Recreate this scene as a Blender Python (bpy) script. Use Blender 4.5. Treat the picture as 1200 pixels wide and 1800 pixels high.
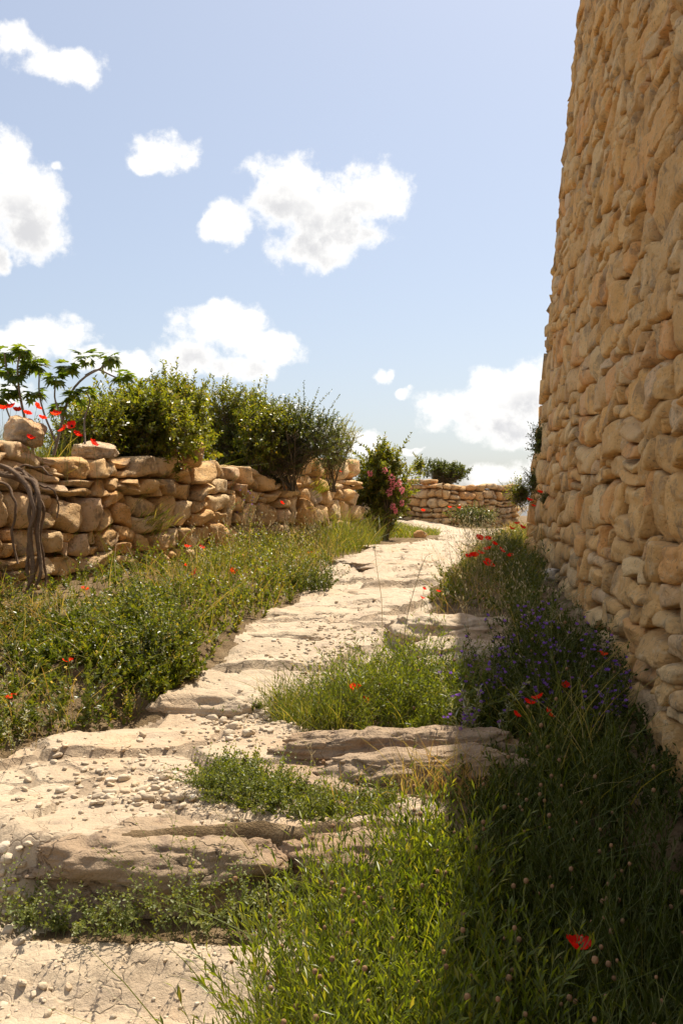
import bpy, math, random
import numpy as np
from mathutils import Vector, Matrix

# ------------------------------------------------------------------ scene, camera, sky, sun
sc = bpy.context.scene
for o in list(bpy.data.objects):
    bpy.data.objects.remove(o, do_unlink=True)
COL = sc.collection
EYE = 1.55
F = 1750.0                                   # focal length in photo pixels (1200 x 1800)

cam_d = bpy.data.cameras.new('camera')
cam_d.sensor_fit = 'VERTICAL'; cam_d.sensor_height = 36.0; cam_d.sensor_width = 24.0; cam_d.lens = 35.0
cam_d.clip_start = 0.05; cam_d.clip_end = 3000
cam = bpy.data.objects.new('camera', cam_d); COL.objects.link(cam)
cam.location = (0, 0, EYE); cam.rotation_euler = (math.radians(90), 0, 0)
sc.camera = cam

SUN_EL = math.radians(60); SUN_AZ = math.radians(30)      # azimuth: to the right of straight ahead
sdir = Vector((math.sin(SUN_AZ) * math.cos(SUN_EL), math.cos(SUN_AZ) * math.cos(SUN_EL), math.sin(SUN_EL)))
sun_d = bpy.data.lights.new('sun', 'SUN'); sun_d.energy = 4.45; sun_d.angle = math.radians(0.53)
sun_d.color = (1.0, 0.90, 0.74)
sun = bpy.data.objects.new('sun', sun_d); COL.objects.link(sun)
sun.rotation_euler = sdir.to_track_quat('Z', 'Y').to_euler(); sun.location = (6, 14, 20)

sc.render.engine = 'CYCLES'
sc.cycles.max_bounces = 7; sc.cycles.diffuse_bounces = 5; sc.cycles.glossy_bounces = 2
sc.cycles.transmission_bounces = 4; sc.cycles.transparent_max_bounces = 6
sc.cycles.use_denoising = True
sc.cycles.sample_clamp_indirect = 6.0
vs = sc.view_settings
sc.display_settings.display_device = 'sRGB'
vs.view_transform = 'Standard'; vs.look = 'None'; vs.gamma = 1.0; vs.use_curve_mapping = False
vs.exposure = 0.84

world = bpy.data.worlds.new('World'); sc.world = world; world.use_nodes = True
SKY_STRENGTH = 0.088

def build_world():
    nt = world.node_tree; nt.nodes.clear(); N = nt.nodes.new; L = nt.links.new
    out = N('ShaderNodeOutputWorld'); bg = N('ShaderNodeBackground'); L(bg.outputs[0], out.inputs[0])
    sky = N('ShaderNodeTexSky'); sky.sky_type = 'NISHITA'; sky.sun_disc = False
    sky.sun_elevation = SUN_EL; sky.sun_rotation = SUN_AZ
    sky.altitude = 200; sky.air_density = 1.0; sky.dust_density = 2.4; sky.ozone_density = 1.0
    # clouds: a density field over azimuth (u) and elevation (v), written as a node group
    g = bpy.data.node_groups.new('cloud_field', 'ShaderNodeTree')
    g.interface.new_socket('uv', in_out='INPUT', socket_type='NodeSocketVector')
    g.interface.new_socket('density', in_out='OUTPUT', socket_type='NodeSocketFloat'); g.interface.new_socket('sunward', in_out='OUTPUT', socket_type='NodeSocketFloat')
    gn = g.nodes.new; gl = g.links.new
    gi = gn('NodeGroupInput'); go = gn('NodeGroupOutput')
    def gm(op, a, b=None, c=None):
        n = gn('ShaderNodeMath'); n.operation = op
        for k, v in enumerate((a, b, c)):
            if v is None: continue
            if isinstance(v, (int, float)): n.inputs[k].default_value = v
            else: gl(v, n.inputs[k])
        return n.outputs[0]
    def gv(op, a, b):
        n = gn('ShaderNodeVectorMath'); n.operation = op
        for k, v in enumerate((a, b)):
            if isinstance(v, tuple): n.inputs[k].default_value = v
            else: gl(v, n.inputs[k])
        return n
    # domain warp
    w1 = gn('ShaderNodeTexNoise'); w1.inputs['Scale'].default_value = 26; w1.inputs['Detail'].default_value = 3
    gl(gi.outputs[0], w1.inputs['Vector'])
    wv = gv('MULTIPLY', gv('SUBTRACT', w1.outputs['Color'], (0.5, 0.5, 0.5)).outputs[0], (0.036, 0.028, 0.0))
    p = gv('ADD', gi.outputs[0], wv.outputs[0]).outputs[0]
    blobs = [(40, 75, 62, 30), (105, 110, 70, 32), (150, 130, 26, 26),
             (12, 275, 40, 46), (45, 350, 75, 70), (70, 410, 55, 48), (8, 450, 22, 30),
             (285, 268, 60, 34), (250, 292, 44, 18),
             (500, 325, 78, 52), (560, 370, 120, 60), (650, 345, 76, 58), (550, 440, 80, 42), (400, 395, 44, 44), (600, 415, 90, 30),
             (95, 588, 72, 36), (40, 612, 50, 32), (165, 632, 50, 24), (236, 638, 34, 24), (20, 690, 60, 28),
             (385, 572, 80, 40), (472, 612, 72, 34), (330, 622, 62, 30), (420, 646, 92, 24),
             (890, 695, 80, 46), (800, 720, 88, 42), (880, 745, 100, 42), (960, 690, 90, 60),
             (675, 662, 24, 15), (690, 655, 12, 12), (714, 690, 13, 11),
             (870, 838, 66, 22), (940, 830, 70, 30), (625, 778, 50, 24), (560, 765, 60, 20), (480, 722, 60, 24), (720, 790, 30, 8),
             (100, 300, 18, 10)]
    acc = None; acc2 = None
    p2 = gv('ADD', p, (0.008, 0.030, 0)).outputs[0]
    def blob(q, u, v, sx, sy):
        n = gn('ShaderNodeVectorMath'); n.operation = 'MULTIPLY_ADD'; n.inputs[1].default_value = (sx, sy, 0); n.inputs[2].default_value = (-u * sx, -v * sy, 0)
        gl(q, n.inputs[0]); return gv('DOT_PRODUCT', n.outputs[0], n.outputs[0]).outputs['Value']
    for (px, py, a, b) in blobs:
        u = math.atan((px - 600) / F); v = math.atan((900 - py) / F * math.cos(u)); sx, sy = F / a / 0.98, F / b / 0.98
        f = blob(p, u, v, sx, sy); acc = f if acc is None else gm('SMOOTH_MIN', acc, f, 0.35)
        if a > 50:
            f = blob(p2, u, v, sx, sy); acc2 = f if acc2 is None else gm('MINIMUM', acc2, f)
    acc = gm('SUBTRACT', 1.0, acc); acc2 = gm('SUBTRACT', 1.0, acc2)
    n1 = gn('ShaderNodeTexNoise'); n1.inputs['Scale'].default_value = 38; n1.inputs['Detail'].default_value = 7
    n1.inputs['Roughness'].default_value = 0.66
    gl(gi.outputs[0], n1.inputs['Vector'])
    # unseen fair-weather clouds outside the view, cover raised to fill the shaded wall
    n2 = gn('ShaderNodeTexNoise'); n2.inputs['Scale'].default_value = 5.0; n2.inputs['Detail'].default_value = 4
    gl(gi.outputs[0], n2.inputs['Vector'])
    sep = gn('ShaderNodeSeparateXYZ'); gl(gi.outputs[0], sep.inputs[0])
    au = gm('ABSOLUTE', sep.outputs[0])
    outm = gm('MAXIMUM', gm('MULTIPLY', gm('SUBTRACT', au, 0.42), 12.0), gm('MULTIPLY', gm('SUBTRACT', sep.outputs[1], 0.53), 12.0))
    outm = gm('MINIMUM', gm('MAXIMUM', outm, 0.0), 1.0)
    sc_f = gm('MULTIPLY', gm('SUBTRACT', n2.outputs['Fac'], 0.52), 7.0)
    sc_f = gm('ADD', gm('MULTIPLY', sc_f, outm), gm('MULTIPLY', gm('SUBTRACT', outm, 1.0), 3.0))
    acc = gm('MAXIMUM', gm('MAXIMUM', acc, -2.0), sc_f)
    n3 = gn('ShaderNodeTexNoise'); n3.inputs['Scale'].default_value = 13; n3.inputs['Detail'].default_value = 2
    gl(gi.outputs[0], n3.inputs['Vector'])
    dens = gm('ADD', acc, gm('MULTIPLY', gm('SUBTRACT', n1.outputs['Fac'], 0.5), 3.0))
    dens = gm('ADD', dens, gm('MULTIPLY', gm('SUBTRACT', n3.outputs['Fac'], 0.5), 2.0))
    gl(dens, go.inputs[0])
    gl(gm('ADD', gm('MAXIMUM', gm('MAXIMUM', acc2, -2.0), sc_f), gm('MULTIPLY', gm('SUBTRACT', n3.outputs['Fac'], 0.5), 1.0)), go.inputs[1])

    def m(op, a, b=None, c=None):
        n = N('ShaderNodeMath'); n.operation = op
        for k, v in enumerate((a, b, c)):
            if v is None: continue
            if isinstance(v, (int, float)): n.inputs[k].default_value = v
            else: L(v, n.inputs[k])
        return n.outputs[0]
    def sstep(v, a, b):
        n = N('ShaderNodeMapRange'); n.interpolation_type = 'SMOOTHSTEP'
        n.inputs['From Min'].default_value = a; n.inputs['From Max'].default_value = b
        L(v, n.inputs['Value']); return n.outputs['Result']
    tc = N('ShaderNodeTexCoord'); sp = N('ShaderNodeSeparateXYZ'); L(tc.outputs['Generated'], sp.inputs[0])
    u = m('ARCTAN2', sp.outputs[0], sp.outputs[1]); v = m('ARCSINE', sp.outputs[2])
    cmb = N('ShaderNodeCombineXYZ'); L(u, cmb.inputs[0]); L(v, cmb.inputs[1])
    g1 = N('ShaderNodeGroup'); g1.node_tree = g; L(cmb.outputs[0], g1.inputs[0])
    mask = sstep(g1.outputs[0], -0.3, 0.8)
    deep = sstep(g1.outputs[1], -0.4, 1.1)
    core = sstep(g1.outputs[0], 0.1, 1.4)
    shade = m('MULTIPLY', deep, core)
    ccol = N('ShaderNodeMix'); ccol.data_type = 'RGBA'; L(shade, ccol.inputs['Factor'])
    ccol.inputs['A'].default_value = (0.66, 0.65, 0.63, 1); ccol.inputs['B'].default_value = (0.42, 0.42, 0.43, 1)
    skyc = N('ShaderNodeMix'); skyc.data_type = 'RGBA'; skyc.blend_type = 'MULTIPLY'; skyc.inputs['Factor'].default_value = 1
    L(sky.outputs[0], skyc.inputs['A']); skyc.inputs['B'].default_value = (SKY_STRENGTH,) * 3 + (1,)
    veil = N('ShaderNodeMix'); veil.data_type = 'RGBA'; veil.inputs['Factor'].default_value = 0.40      # thin even high haze
    L(skyc.outputs['Result'], veil.inputs['A']); veil.inputs['B'].default_value = (0.345, 0.368, 0.415, 1)
    # below the horizon the sky would only be seen through gaps: clouds stop there
    up = sstep(sp.outputs[2], -0.01, 0.01)
    mk = m('MULTIPLY', mask, up)
    mix = N('ShaderNodeMix'); mix.data_type = 'RGBA'; L(mk, mix.inputs['Factor'])
    L(veil.outputs['Result'], mix.inputs['A']); L(ccol.outputs['Result'], mix.inputs['B'])
    L(mix.outputs['Result'], bg.inputs['Color']); bg.inputs['Strength'].default_value = 1.0
build_world()
world.cycles.sampling_method = 'MANUAL'; world.cycles.sample_map_resolution = 256

# ------------------------------------------------------------------ numeric helpers
rng = np.random.default_rng(7)
random.seed(7)
GA = math.pi * (3 - math.sqrt(5))

def _h(ix, iy, iz, seed):
    n = (ix.astype(np.int64) * 374761393 + iy.astype(np.int64) * 668265263 + iz.astype(np.int64) * 2147483647 + seed * 974634777) & 0xFFFFFFFF
    n = ((n ^ (n >> 13)) * 1274126177) & 0xFFFFFFFF
    n = ((n ^ (n >> 16)) * 2246822519) & 0xFFFFFFFF
    return ((n ^ (n >> 15)) & 0xFFFFFF) / float(0xFFFFFF)

def vnoise(p, seed=0):
    p = np.asarray(p, float); f = np.floor(p); t = p - f; i = f.astype(np.int64)
    t = t * t * t * (t * (t * 6 - 15) + 10)
    r = 0
    for a in (0, 1):
        wa = t[..., 0] if a else 1 - t[..., 0]
        for b in (0, 1):
            wb = t[..., 1] if b else 1 - t[..., 1]
            for c in (0, 1):
                wc = t[..., 2] if c else 1 - t[..., 2]
                r = r + wa * wb * wc * _h(i[..., 0] + a, i[..., 1] + b, i[..., 2] + c, seed)
    return r * 2 - 1

def fbm(p, octv=4, seed=0, gain=0.5):
    p = np.asarray(p, float); s = 0; a = 1.0; tot = 0
    for k in range(octv):
        s = s + a * vnoise(p * (2.03 ** k) + 17.3 * k, seed + k); tot += a; a *= gain
    return s / tot

def n2(x, y, scale, octv=3, seed=0):
    x = np.asarray(x, float); y = np.asarray(y, float)
    return fbm(np.stack([x * scale, y * scale, np.zeros_like(x) + 0.37], -1), octv, seed)

def ss(a, b, x):
    t = np.clip((np.asarray(x, float) - a) / (b - a), 0, 1); return t * t * (3 - 2 * t)

def worley(x, y, sx, sy, seed):
    """F1, F2-F1 and the id hash of the nearest cell for a jittered grid of cell size sx, sy"""
    gx = x / sx; gy = y / sy; ix = np.floor(gx).astype(np.int64); iy = np.floor(gy).astype(np.int64)
    f1 = np.full(x.shape, 9.0); f2 = np.full(x.shape, 9.0); idh = np.zeros(x.shape); idk = np.zeros(x.shape)
    z = np.zeros_like(ix); cx = np.zeros(x.shape); cy = np.zeros(x.shape)
    for a in (-1, 0, 1):
        for b in (-1, 0, 1):
            jx = ix + a; jy = iy + b
            qx = jx + 0.5 + 0.85 * (_h(jx, jy, z, seed) - 0.5); qy = jy + 0.5 + 0.85 * (_h(jx, jy, z, seed + 1) - 0.5)
            d = np.sqrt((gx - qx) ** 2 + (gy - qy) ** 2)
            near = d < f1
            f2 = np.where(near, f1, np.minimum(f2, d))
            hid = _h(jx, jy, z, seed + 2); hk = _h(jx, jy, z, seed + 3)
            idh = np.where(near, hid, idh); idk = np.where(near, hk, idk)
            cx = np.where(near, gx - qx, cx); cy = np.where(near, gy - qy, cy)
            f1 = np.where(near, d, f1)
    return f1, f2 - f1, idh, idk, cx, cy

def norm(v):
    return v / np.maximum(np.linalg.norm(v, axis=-1, keepdims=True), 1e-9)

class Geo:
    def __init__(s): s.v = []; s.q = []; s.t = []; s.n = 0; s.qm = []; s.tm = []
    def add(s, V, quads=None, tris=None, mat=0):
        V = np.asarray(V, float).reshape(-1, 3); s.v.append(V)
        if quads is not None and len(quads):
            q = np.asarray(quads, np.int64).reshape(-1, 4) + s.n; s.q.append(q); s.qm.append(np.full(len(q), mat))
        if tris is not None and len(tris):
            t = np.asarray(tris, np.int64).reshape(-1, 3) + s.n; s.t.append(t); s.tm.append(np.full(len(t), mat))
        s.n += len(V)
    def tris(s): return sum(len(a) * 2 for a in s.q) + sum(len(a) for a in s.t)
    def mesh(s, name, mats, origin=None, smooth=True):
        V = np.concatenate(s.v) if s.v else np.zeros((0, 3))
        if origin is not None: V = V - np.asarray(origin, float)
        Q = np.concatenate(s.q) if s.q else np.zeros((0, 4), np.int64)
        T = np.concatenate(s.t) if s.t else np.zeros((0, 3), np.int64)
        me = bpy.data.meshes.new(name)
        me.vertices.add(len(V)); me.vertices.foreach_set('co', V.astype(np.float32).ravel())
        loops = np.concatenate([Q.ravel(), T.ravel()]).astype(np.int32)
        me.loops.add(len(loops)); me.loops.foreach_set('vertex_index', loops)
        npoly = len(Q) + len(T); me.polygons.add(npoly)
        st = np.concatenate([np.arange(len(Q)) * 4, len(Q) * 4 + np.arange(len(T)) * 3]).astype(np.int32)
        me.polygons.foreach_set('loop_start', st)
        mi = np.concatenate(s.qm + s.tm).astype(np.int32) if npoly else np.zeros(0, np.int32)
        if not isinstance(mats, (list, tuple)): mats = [mats]
        for mm in mats: me.materials.append(mm)
        me.polygons.foreach_set('material_index', mi)
        me.polygons.foreach_set('use_smooth', np.full(npoly, bool(smooth)))
        me.update(calc_edges=True)
        return me
    def obj(s, name, mats, parent=None, origin=None, smooth=True):
        o = bpy.data.objects.new(name, s.mesh(name, mats, origin, smooth)); COL.objects.link(o)
        if parent is not None: o.parent = parent
        elif origin is not None: o.location = origin
        return o

def tag(o, label=None, cat=None, group=None, kind=None):
    if label: o['label'] = label
    if cat: o['category'] = cat
    if group: o['group'] = group
    if kind: o['kind'] = kind
    return o

def empty(name, loc):
    o = bpy.data.objects.new(name, None); COL.objects.link(o); o.location = loc; o.empty_display_size = 0.1
    return o

# ------------------------------------------------------------------ materials
class NT:
    def __init__(s, name):
        s.m = bpy.data.materials.new(name); s.m.use_nodes = True; s.t = s.m.node_tree
        s.t.nodes.clear(); s.out = s.n('ShaderNodeOutputMaterial')
    def n(s, k): return s.t.nodes.new(k)
    def l(s, a, b): s.t.links.new(a, b)
    def math(s, op, a, b=None, c=None, clamp=False):
        n = s.n('ShaderNodeMath'); n.operation = op; n.use_clamp = clamp
        for k, v in enumerate((a, b, c)):
            if v is None: continue
            if isinstance(v, (int, float)): n.inputs[k].default_value = v
            else: s.l(v, n.inputs[k])
        return n.outputs[0]
    def pos(s, scale=(1, 1, 1)):
        g = s.n('ShaderNodeNewGeometry')
        if scale == (1, 1, 1): return g.outputs['Position']
        v = s.n('ShaderNodeVectorMath'); v.operation = 'MULTIPLY'; v.inputs[1].default_value = scale
        s.l(g.outputs['Position'], v.inputs[0]); return v.outputs[0]
    def noise(s, vec, scale, detail=4, rough=0.55, out='Fac'):
        n = s.n('ShaderNodeTexNoise'); n.inputs['Scale'].default_value = scale
        n.inputs['Detail'].default_value = detail; n.inputs['Roughness'].default_value = rough
        s.l(vec, n.inputs['Vector']); return n.outputs[out]
    def ramp(s, fac, stops, interp='LINEAR'):
        r = s.n('ShaderNodeValToRGB'); r.color_ramp.interpolation = interp; e = r.color_ramp.elements
        while len(e) < len(stops): e.new(0.5)
        for k, (p, c) in enumerate(stops):
            e[k].position = p; e[k].color = tuple(c) + (1,) if len(c) == 3 else c
        s.l(fac, r.inputs[0]); return r.outputs[0]
    def sstep(s, v, a, b, lo=0.0, hi=1.0):
        n = s.n('ShaderNodeMapRange'); n.interpolation_type = 'SMOOTHSTEP'
        for k, x in (('From Min', a), ('From Max', b), ('To Min', lo), ('To Max', hi)): n.inputs[k].default_value = x
        s.l(v, n.inputs['Value']); return n.outputs['Result']
    def mix(s, fac, a, b, blend='MIX'):
        n = s.n('ShaderNodeMix'); n.data_type = 'RGBA'; n.blend_type = blend
        for k, v in (('Factor', fac), ('A', a), ('B', b)):
            if isinstance(v, (int, float)): n.inputs[k].default_value = v
            elif isinstance(v, tuple): n.inputs[k].default_value = v + (1,) if len(v) == 3 else v
            else: s.l(v, n.inputs[k])
        return n.outputs['Result']
    def rand(s):
        g = s.n('ShaderNodeNewGeometry'); o = s.n('ShaderNodeObjectInfo')
        return s.math('FRACT', s.math('ADD', g.outputs['Random Per Island'], o.outputs['Random']))
    def bump(s, h, strength, dist, normal=None):
        b = s.n('ShaderNodeBump'); b.inputs['Strength'].default_value = strength; b.inputs['Distance'].default_value = dist
        s.l(h, b.inputs['Height'])
        if normal is not None: s.l(normal, b.inputs['Normal'])
        return b.outputs[0]
    def principled(s, col, rough=0.8, spec=0.3, normal=None):
        p = s.n('ShaderNodeBsdfPrincipled')
        if isinstance(col, tuple): p.inputs['Base Color'].default_value = col + (1,)
        else: s.l(col, p.inputs['Base Color'])
        if isinstance(rough, (int, float)): p.inputs['Roughness'].default_value = rough
        else: s.l(rough, p.inputs['Roughness'])
        p.inputs['Specular IOR Level'].default_value = spec
        if normal is not None: s.l(normal, p.inputs['Normal'])
        return p.outputs[0]
    def done(s, sh): s.l(sh, s.out.inputs[0]); return s.m

def mat_wall_stone(name, tones, lichen=0.5, rough_bump=1.0):
    k = NT(name); P = k.pos()
    r = k.rand()
    base = k.ramp(r, tones)
    big = k.noise(P, 3.1, 5, 0.6)
    base = k.mix(k.sstep(big, 0.40, 0.68), base, k.mix(0.45, base, tuple(x * 0.72 for x in tones[0][1])))
    vein = k.noise(k.pos((1, 1, 2.2)), 9, 6, 0.65)
    base = k.mix(k.sstep(vein, 0.52, 0.72, 0, 0.6), base, (0.74, 0.58, 0.36))
    grey = k.noise(P, 4.3, 8, 0.7)
    base = k.mix(k.sstep(grey, 0.50, 0.64, 0, 0.85 * lichen), base, (0.16, 0.125, 0.10))
    pale = k.noise(P, 6.0, 8, 0.72)
    base = k.mix(k.sstep(pale, 0.62, 0.72, 0, 0.35), base, (0.56, 0.50, 0.42))
    spots = k.noise(P, 42, 4, 0.7)
    base = k.mix(k.sstep(spots, 0.56, 0.68, 0, 0.8 * lichen), base, (0.10, 0.085, 0.07))
    h = k.math('ADD', k.math('MULTIPLY', k.noise(P, 16, 8, 0.68), 1.0), k.math('MULTIPLY', k.noise(P, 75, 5, 0.7), 0.5))
    v = k.n('ShaderNodeTexVoronoi'); v.inputs['Scale'].default_value = 26; k.l(P, v.inputs['Vector'])
    pits = k.sstep(v.outputs['Distance'], 0.0, 0.35)
    h = k.math('ADD', h, k.math('MULTIPLY', pits, 0.25))
    nb = k.bump(h, 1.0 * rough_bump, 0.032)
    return k.done(k.principled(base, 0.9, 0.15, nb))

GOLD = [(0.0, (0.82, 0.47, 0.165)), (0.16, (0.88, 0.57, 0.25)), (0.32, (0.66, 0.38, 0.14)), (0.46, (0.88, 0.62, 0.31)), (0.58, (0.72, 0.48, 0.24)),
        (0.70, (0.84, 0.50, 0.19)), (0.82, (0.82, 0.42, 0.15)), (0.92, (0.76, 0.54, 0.31)), (1.0, (0.85, 0.52, 0.205))]
M_TOWER = mat_wall_stone('golden_rubble_stone', GOLD, 0.6)
M_LEFT = mat_wall_stone('weathered_rubble_stone', [(p, (c[0] * 0.94, c[1] * 0.99, c[2] * 1.16)) for p, c in GOLD], 0.8, 1.0)
M_FAR = mat_wall_stone('far_rubble_stone', [(p, (c[0] * 0.80, c[1] * 0.80, c[2] * 0.88)) for p, c in GOLD], 0.8, 1.0)  # the golden tones, darker and slightly greyer

def mat_core():
    k = NT('earth_mortar'); P = k.pos()
    c = k.ramp(k.noise(P, 12, 6, 0.6), [(0.3, (0.16, 0.105, 0.06)), (0.7, (0.26, 0.175, 0.10))])
    return k.done(k.principled(c, 0.95, 0.1, k.bump(k.noise(P, 60, 5), 0.7, 0.02)))
M_CORE = mat_core()

def mat_limestone(name, tint=(1, 1, 1), greyness=0.5, grain=0.7, soil=False):
    k = NT(name); P = k.pos()
    tn = lambda c: tuple(a * b for a, b in zip(c, tint))
    a = k.noise(P, 2.2, 7, 0.62)
    c = k.ramp(a, [(0.28, tn((0.40, 0.33, 0.245))), (0.45, tn((0.50, 0.43, 0.335))), (0.6, tn((0.56, 0.495, 0.40))), (0.75, tn((0.47, 0.37, 0.26)))])
    # grey, pitted skin on steep faces is rougher stone: coloured by its own patches
    b = k.noise(P, 5.5, 8, 0.7)
    c = k.mix(k.sstep(b, 0.54, 0.66, 0, 0.55 * greyness), c, tn((0.33, 0.275, 0.24)))
    e = k.noise(P, 1.3, 6, 0.6)
    c = k.mix(k.sstep(e, 0.52, 0.68, 0, 0.55), c, tn((0.56, 0.41, 0.27)))
    s = k.noise(P, 55, 5, 0.7)
    c = k.mix(k.sstep(s, 0.58, 0.70, 0, 0.6), c, tn((0.28, 0.22, 0.17)))
    # cracks
    v = k.n('ShaderNodeTexVoronoi'); v.feature = 'DISTANCE_TO_EDGE'; v.inputs['Scale'].default_value = 4.2
    w = k.n('ShaderNodeVectorMath'); w.operation = 'MULTIPLY_ADD'; w.inputs[1].default_value = (0.45, 0.45, 0.45)
    k.l(k.noise(P, 3.0, 4, 0.6, 'Color'), w.inputs[0]); k.l(k.pos((0.6, 1.25, 0.8)), w.inputs[2]); k.l(w.outputs[0], v.inputs['Vector'])
    crack = k.sstep(v.outputs['Distance'], 0.0, 0.03)
    h = k.math('ADD', k.math('MULTIPLY', k.noise(P, 13, 9, 0.66), 1.0), k.math('MULTIPLY', k.noise(P, 90, 4, 0.7), 0.09))
    h = k.math('ADD', h, k.math('MULTIPLY', crack, 0.12))
    for sc_, amt in ((3.3, 0.9), (8.5, 0.45)):          # thin broken plates: crisp little steps
        v3 = k.n('ShaderNodeTexVoronoi'); v3.inputs['Scale'].default_value = sc_; k.l(w.outputs[0], v3.inputs['Vector'])
        sp_ = k.n('ShaderNodeSeparateColor'); k.l(v3.outputs['Color'], sp_.inputs[0]); h = k.math('ADD', h, k.math('MULTIPLY', sp_.outputs[0], amt))
        if amt > .6: c = k.mix(k.sstep(sp_.outputs[1], 0.2, 0.9, 0, 0.3), c, tn((0.40, 0.315, 0.23)))
    gate = k.sstep(k.noise(P, 1.7, 3), 0.5, 0.66)
    c = k.mix(k.math('MULTIPLY', gate, k.sstep(v.outputs['Distance'], 0.0, 0.016, 0.7, 0.0)), c, tn((0.17, 0.12, 0.075)))      # soil caught in the cracks
    h = k.math('ADD', h, k.math('MULTIPLY', k.math('MULTIPLY', gate, crack), 0.3))
    if soil:
        at_ = k.n('ShaderNodeAttribute'); at_.attribute_name = 'soil'
        sm = k.math('ADD', at_.outputs['Fac'], k.math('MULTIPLY', k.math('SUBTRACT', k.noise(P, 24, 6, 0.7), 0.5), 1.3))
        c = k.mix(k.sstep(sm, 0.55, 1.0, 0, 0.75), c, (0.27, 0.195, 0.125)); h = k.math('SUBTRACT', h, k.sstep(sm, 0.5, 0.9, 0, 0.5))
    nb = k.bump(h, grain, 0.035)
    return k.done(k.principled(c, k.sstep(a, 0.3, 0.7, 0.62, 0.85), 0.3, nb))
M_PATH = mat_limestone('worn_limestone', (0.92, 0.84, 0.745), 0.85, soil=True)
M_SLAB = mat_limestone('worn_limestone_slab', (0.90, 0.82, 0.72), 0.85)
M_ROCK = mat_limestone('rough_limestone', (0.72, 0.60, 0.49), 1.5, 1.0)
M_BLOCK = mat_limestone('pale_limestone', (1.0, 0.97, 0.92), 0.2)

def mat_soil():
    k = NT('dry_soil'); P = k.pos()
    c = k.ramp(k.noise(P, 5, 7, 0.65), [(0.3, (0.11, 0.075, 0.04)), (0.5, (0.21, 0.145, 0.08)), (0.72, (0.33, 0.245, 0.15))])
    nb = k.bump(k.math('ADD', k.noise(P, 22, 7, 0.7), k.math('MULTIPLY', k.noise(P, 110, 3), 0.4)), 0.9, 0.04)
    return k.done(k.principled(c, 0.95, 0.1, nb))
M_SOIL = mat_soil()

def mat_pebble():
    k = NT('pebble_limestone'); P = k.pos()
    c = k.ramp(k.rand(), [(0, (0.44, 0.35, 0.25)), (0.4, (0.54, 0.45, 0.33)), (0.7, (0.50, 0.38, 0.25)), (1, (0.60, 0.52, 0.41))])
    c = k.mix(k.sstep(k.noise(P, 50, 5), 0.55, 0.7, 0, 0.5), c, (0.34, 0.27, 0.2))
    return k.done(k.principled(c, 0.85, 0.2, k.bump(k.noise(P, 90, 5), 0.5, 0.01)))
M_PEB = mat_pebble()

def mat_leaf(name, stops, trans=0.35, rough=0.45, tcol=None, spec=0.45, tscale=(1.9, 1.8, 0.5)):
    k = NT(name); r = k.rand()
    P = k.pos()
    c = k.ramp(r, stops)
    c = k.mix(k.sstep(k.noise(P, 2.6, 3), 0.35, 0.65, 0, 0.4), c, stops[len(stops) // 2][1])
    pr = k.principled(c, rough, spec)
    tl = k.n('ShaderNodeBsdfTranslucent')
    k.l(k.mix(1.0, c, tscale, 'MULTIPLY') if tcol is None else k.mix(0.5, c, tcol), tl.inputs[0])
    mx = k.n('ShaderNodeMixShader'); mx.inputs[0].default_value = trans
    k.l(pr, mx.inputs[1]); k.l(tl.outputs[0], mx.inputs[2])
    return k.done(mx.outputs[0])

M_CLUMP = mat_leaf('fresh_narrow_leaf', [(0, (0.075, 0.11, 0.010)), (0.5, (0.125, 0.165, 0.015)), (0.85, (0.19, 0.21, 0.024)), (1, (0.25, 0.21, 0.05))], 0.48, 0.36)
M_WEED = mat_leaf('leafy_weed', [(0, (0.055, 0.08, 0.008)), (0.5, (0.095, 0.125, 0.013)), (0.8, (0.15, 0.165, 0.022)), (1, (0.26, 0.20, 0.045))], 0.45, 0.38)
M_HERB = mat_leaf('pale_herb_leaf', [(0, (0.10, 0.135, 0.025)), (0.5, (0.15, 0.18, 0.04)), (1, (0.22, 0.22, 0.07))], 0.36, 0.5)
M_CREEP = mat_leaf('creeping_leaf', [(0, (0.085, 0.115, 0.016)), (0.6, (0.15, 0.18, 0.028)), (1, (0.23, 0.22, 0.06))], 0.38)
M_GRASS = mat_leaf('meadow_grass', [(0, (0.07, 0.105, 0.014)), (0.5, (0.12, 0.15, 0.02)), (0.8, (0.20, 0.19, 0.04)), (0.92, (0.34, 0.26, 0.10)), (1, (0.42, 0.33, 0.16))], 0.40, 0.45)
M_DRY = mat_leaf('dry_grass', [(0, (0.30, 0.23, 0.09)), (0.5, (0.44, 0.34, 0.16)), (0.8, (0.36, 0.20, 0.09)), (1, (0.52, 0.43, 0.25))], 0.35, 0.6)
M_OAT = mat_leaf('oat_husk', [(0, (0.48, 0.40, 0.24)), (1, (0.62, 0.55, 0.38))], 0.45, 0.5, tscale=(1.2, 1.15, 0.9))
M_SHRUB = mat_leaf('shrub_leaf', [(0, (0.075, 0.10, 0.012)), (0.5, (0.135, 0.16, 0.02)), (0.85, (0.20, 0.20, 0.032)), (1, (0.30, 0.20, 0.04))], 0.50, 0.34)
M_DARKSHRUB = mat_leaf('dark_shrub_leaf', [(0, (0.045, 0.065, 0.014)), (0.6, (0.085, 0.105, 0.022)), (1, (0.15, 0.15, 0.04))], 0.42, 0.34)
M_FIG = mat_leaf('fig_leaf', [(0, (0.06, 0.095, 0.014)), (0.6, (0.10, 0.145, 0.02)), (1, (0.16, 0.19, 0.035))], 0.50, 0.36)
M_SILVER = mat_leaf('silvery_leaf', [(0, (0.24, 0.25, 0.15)), (1, (0.40, 0.40, 0.29))], 0.3, 0.6)
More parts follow.
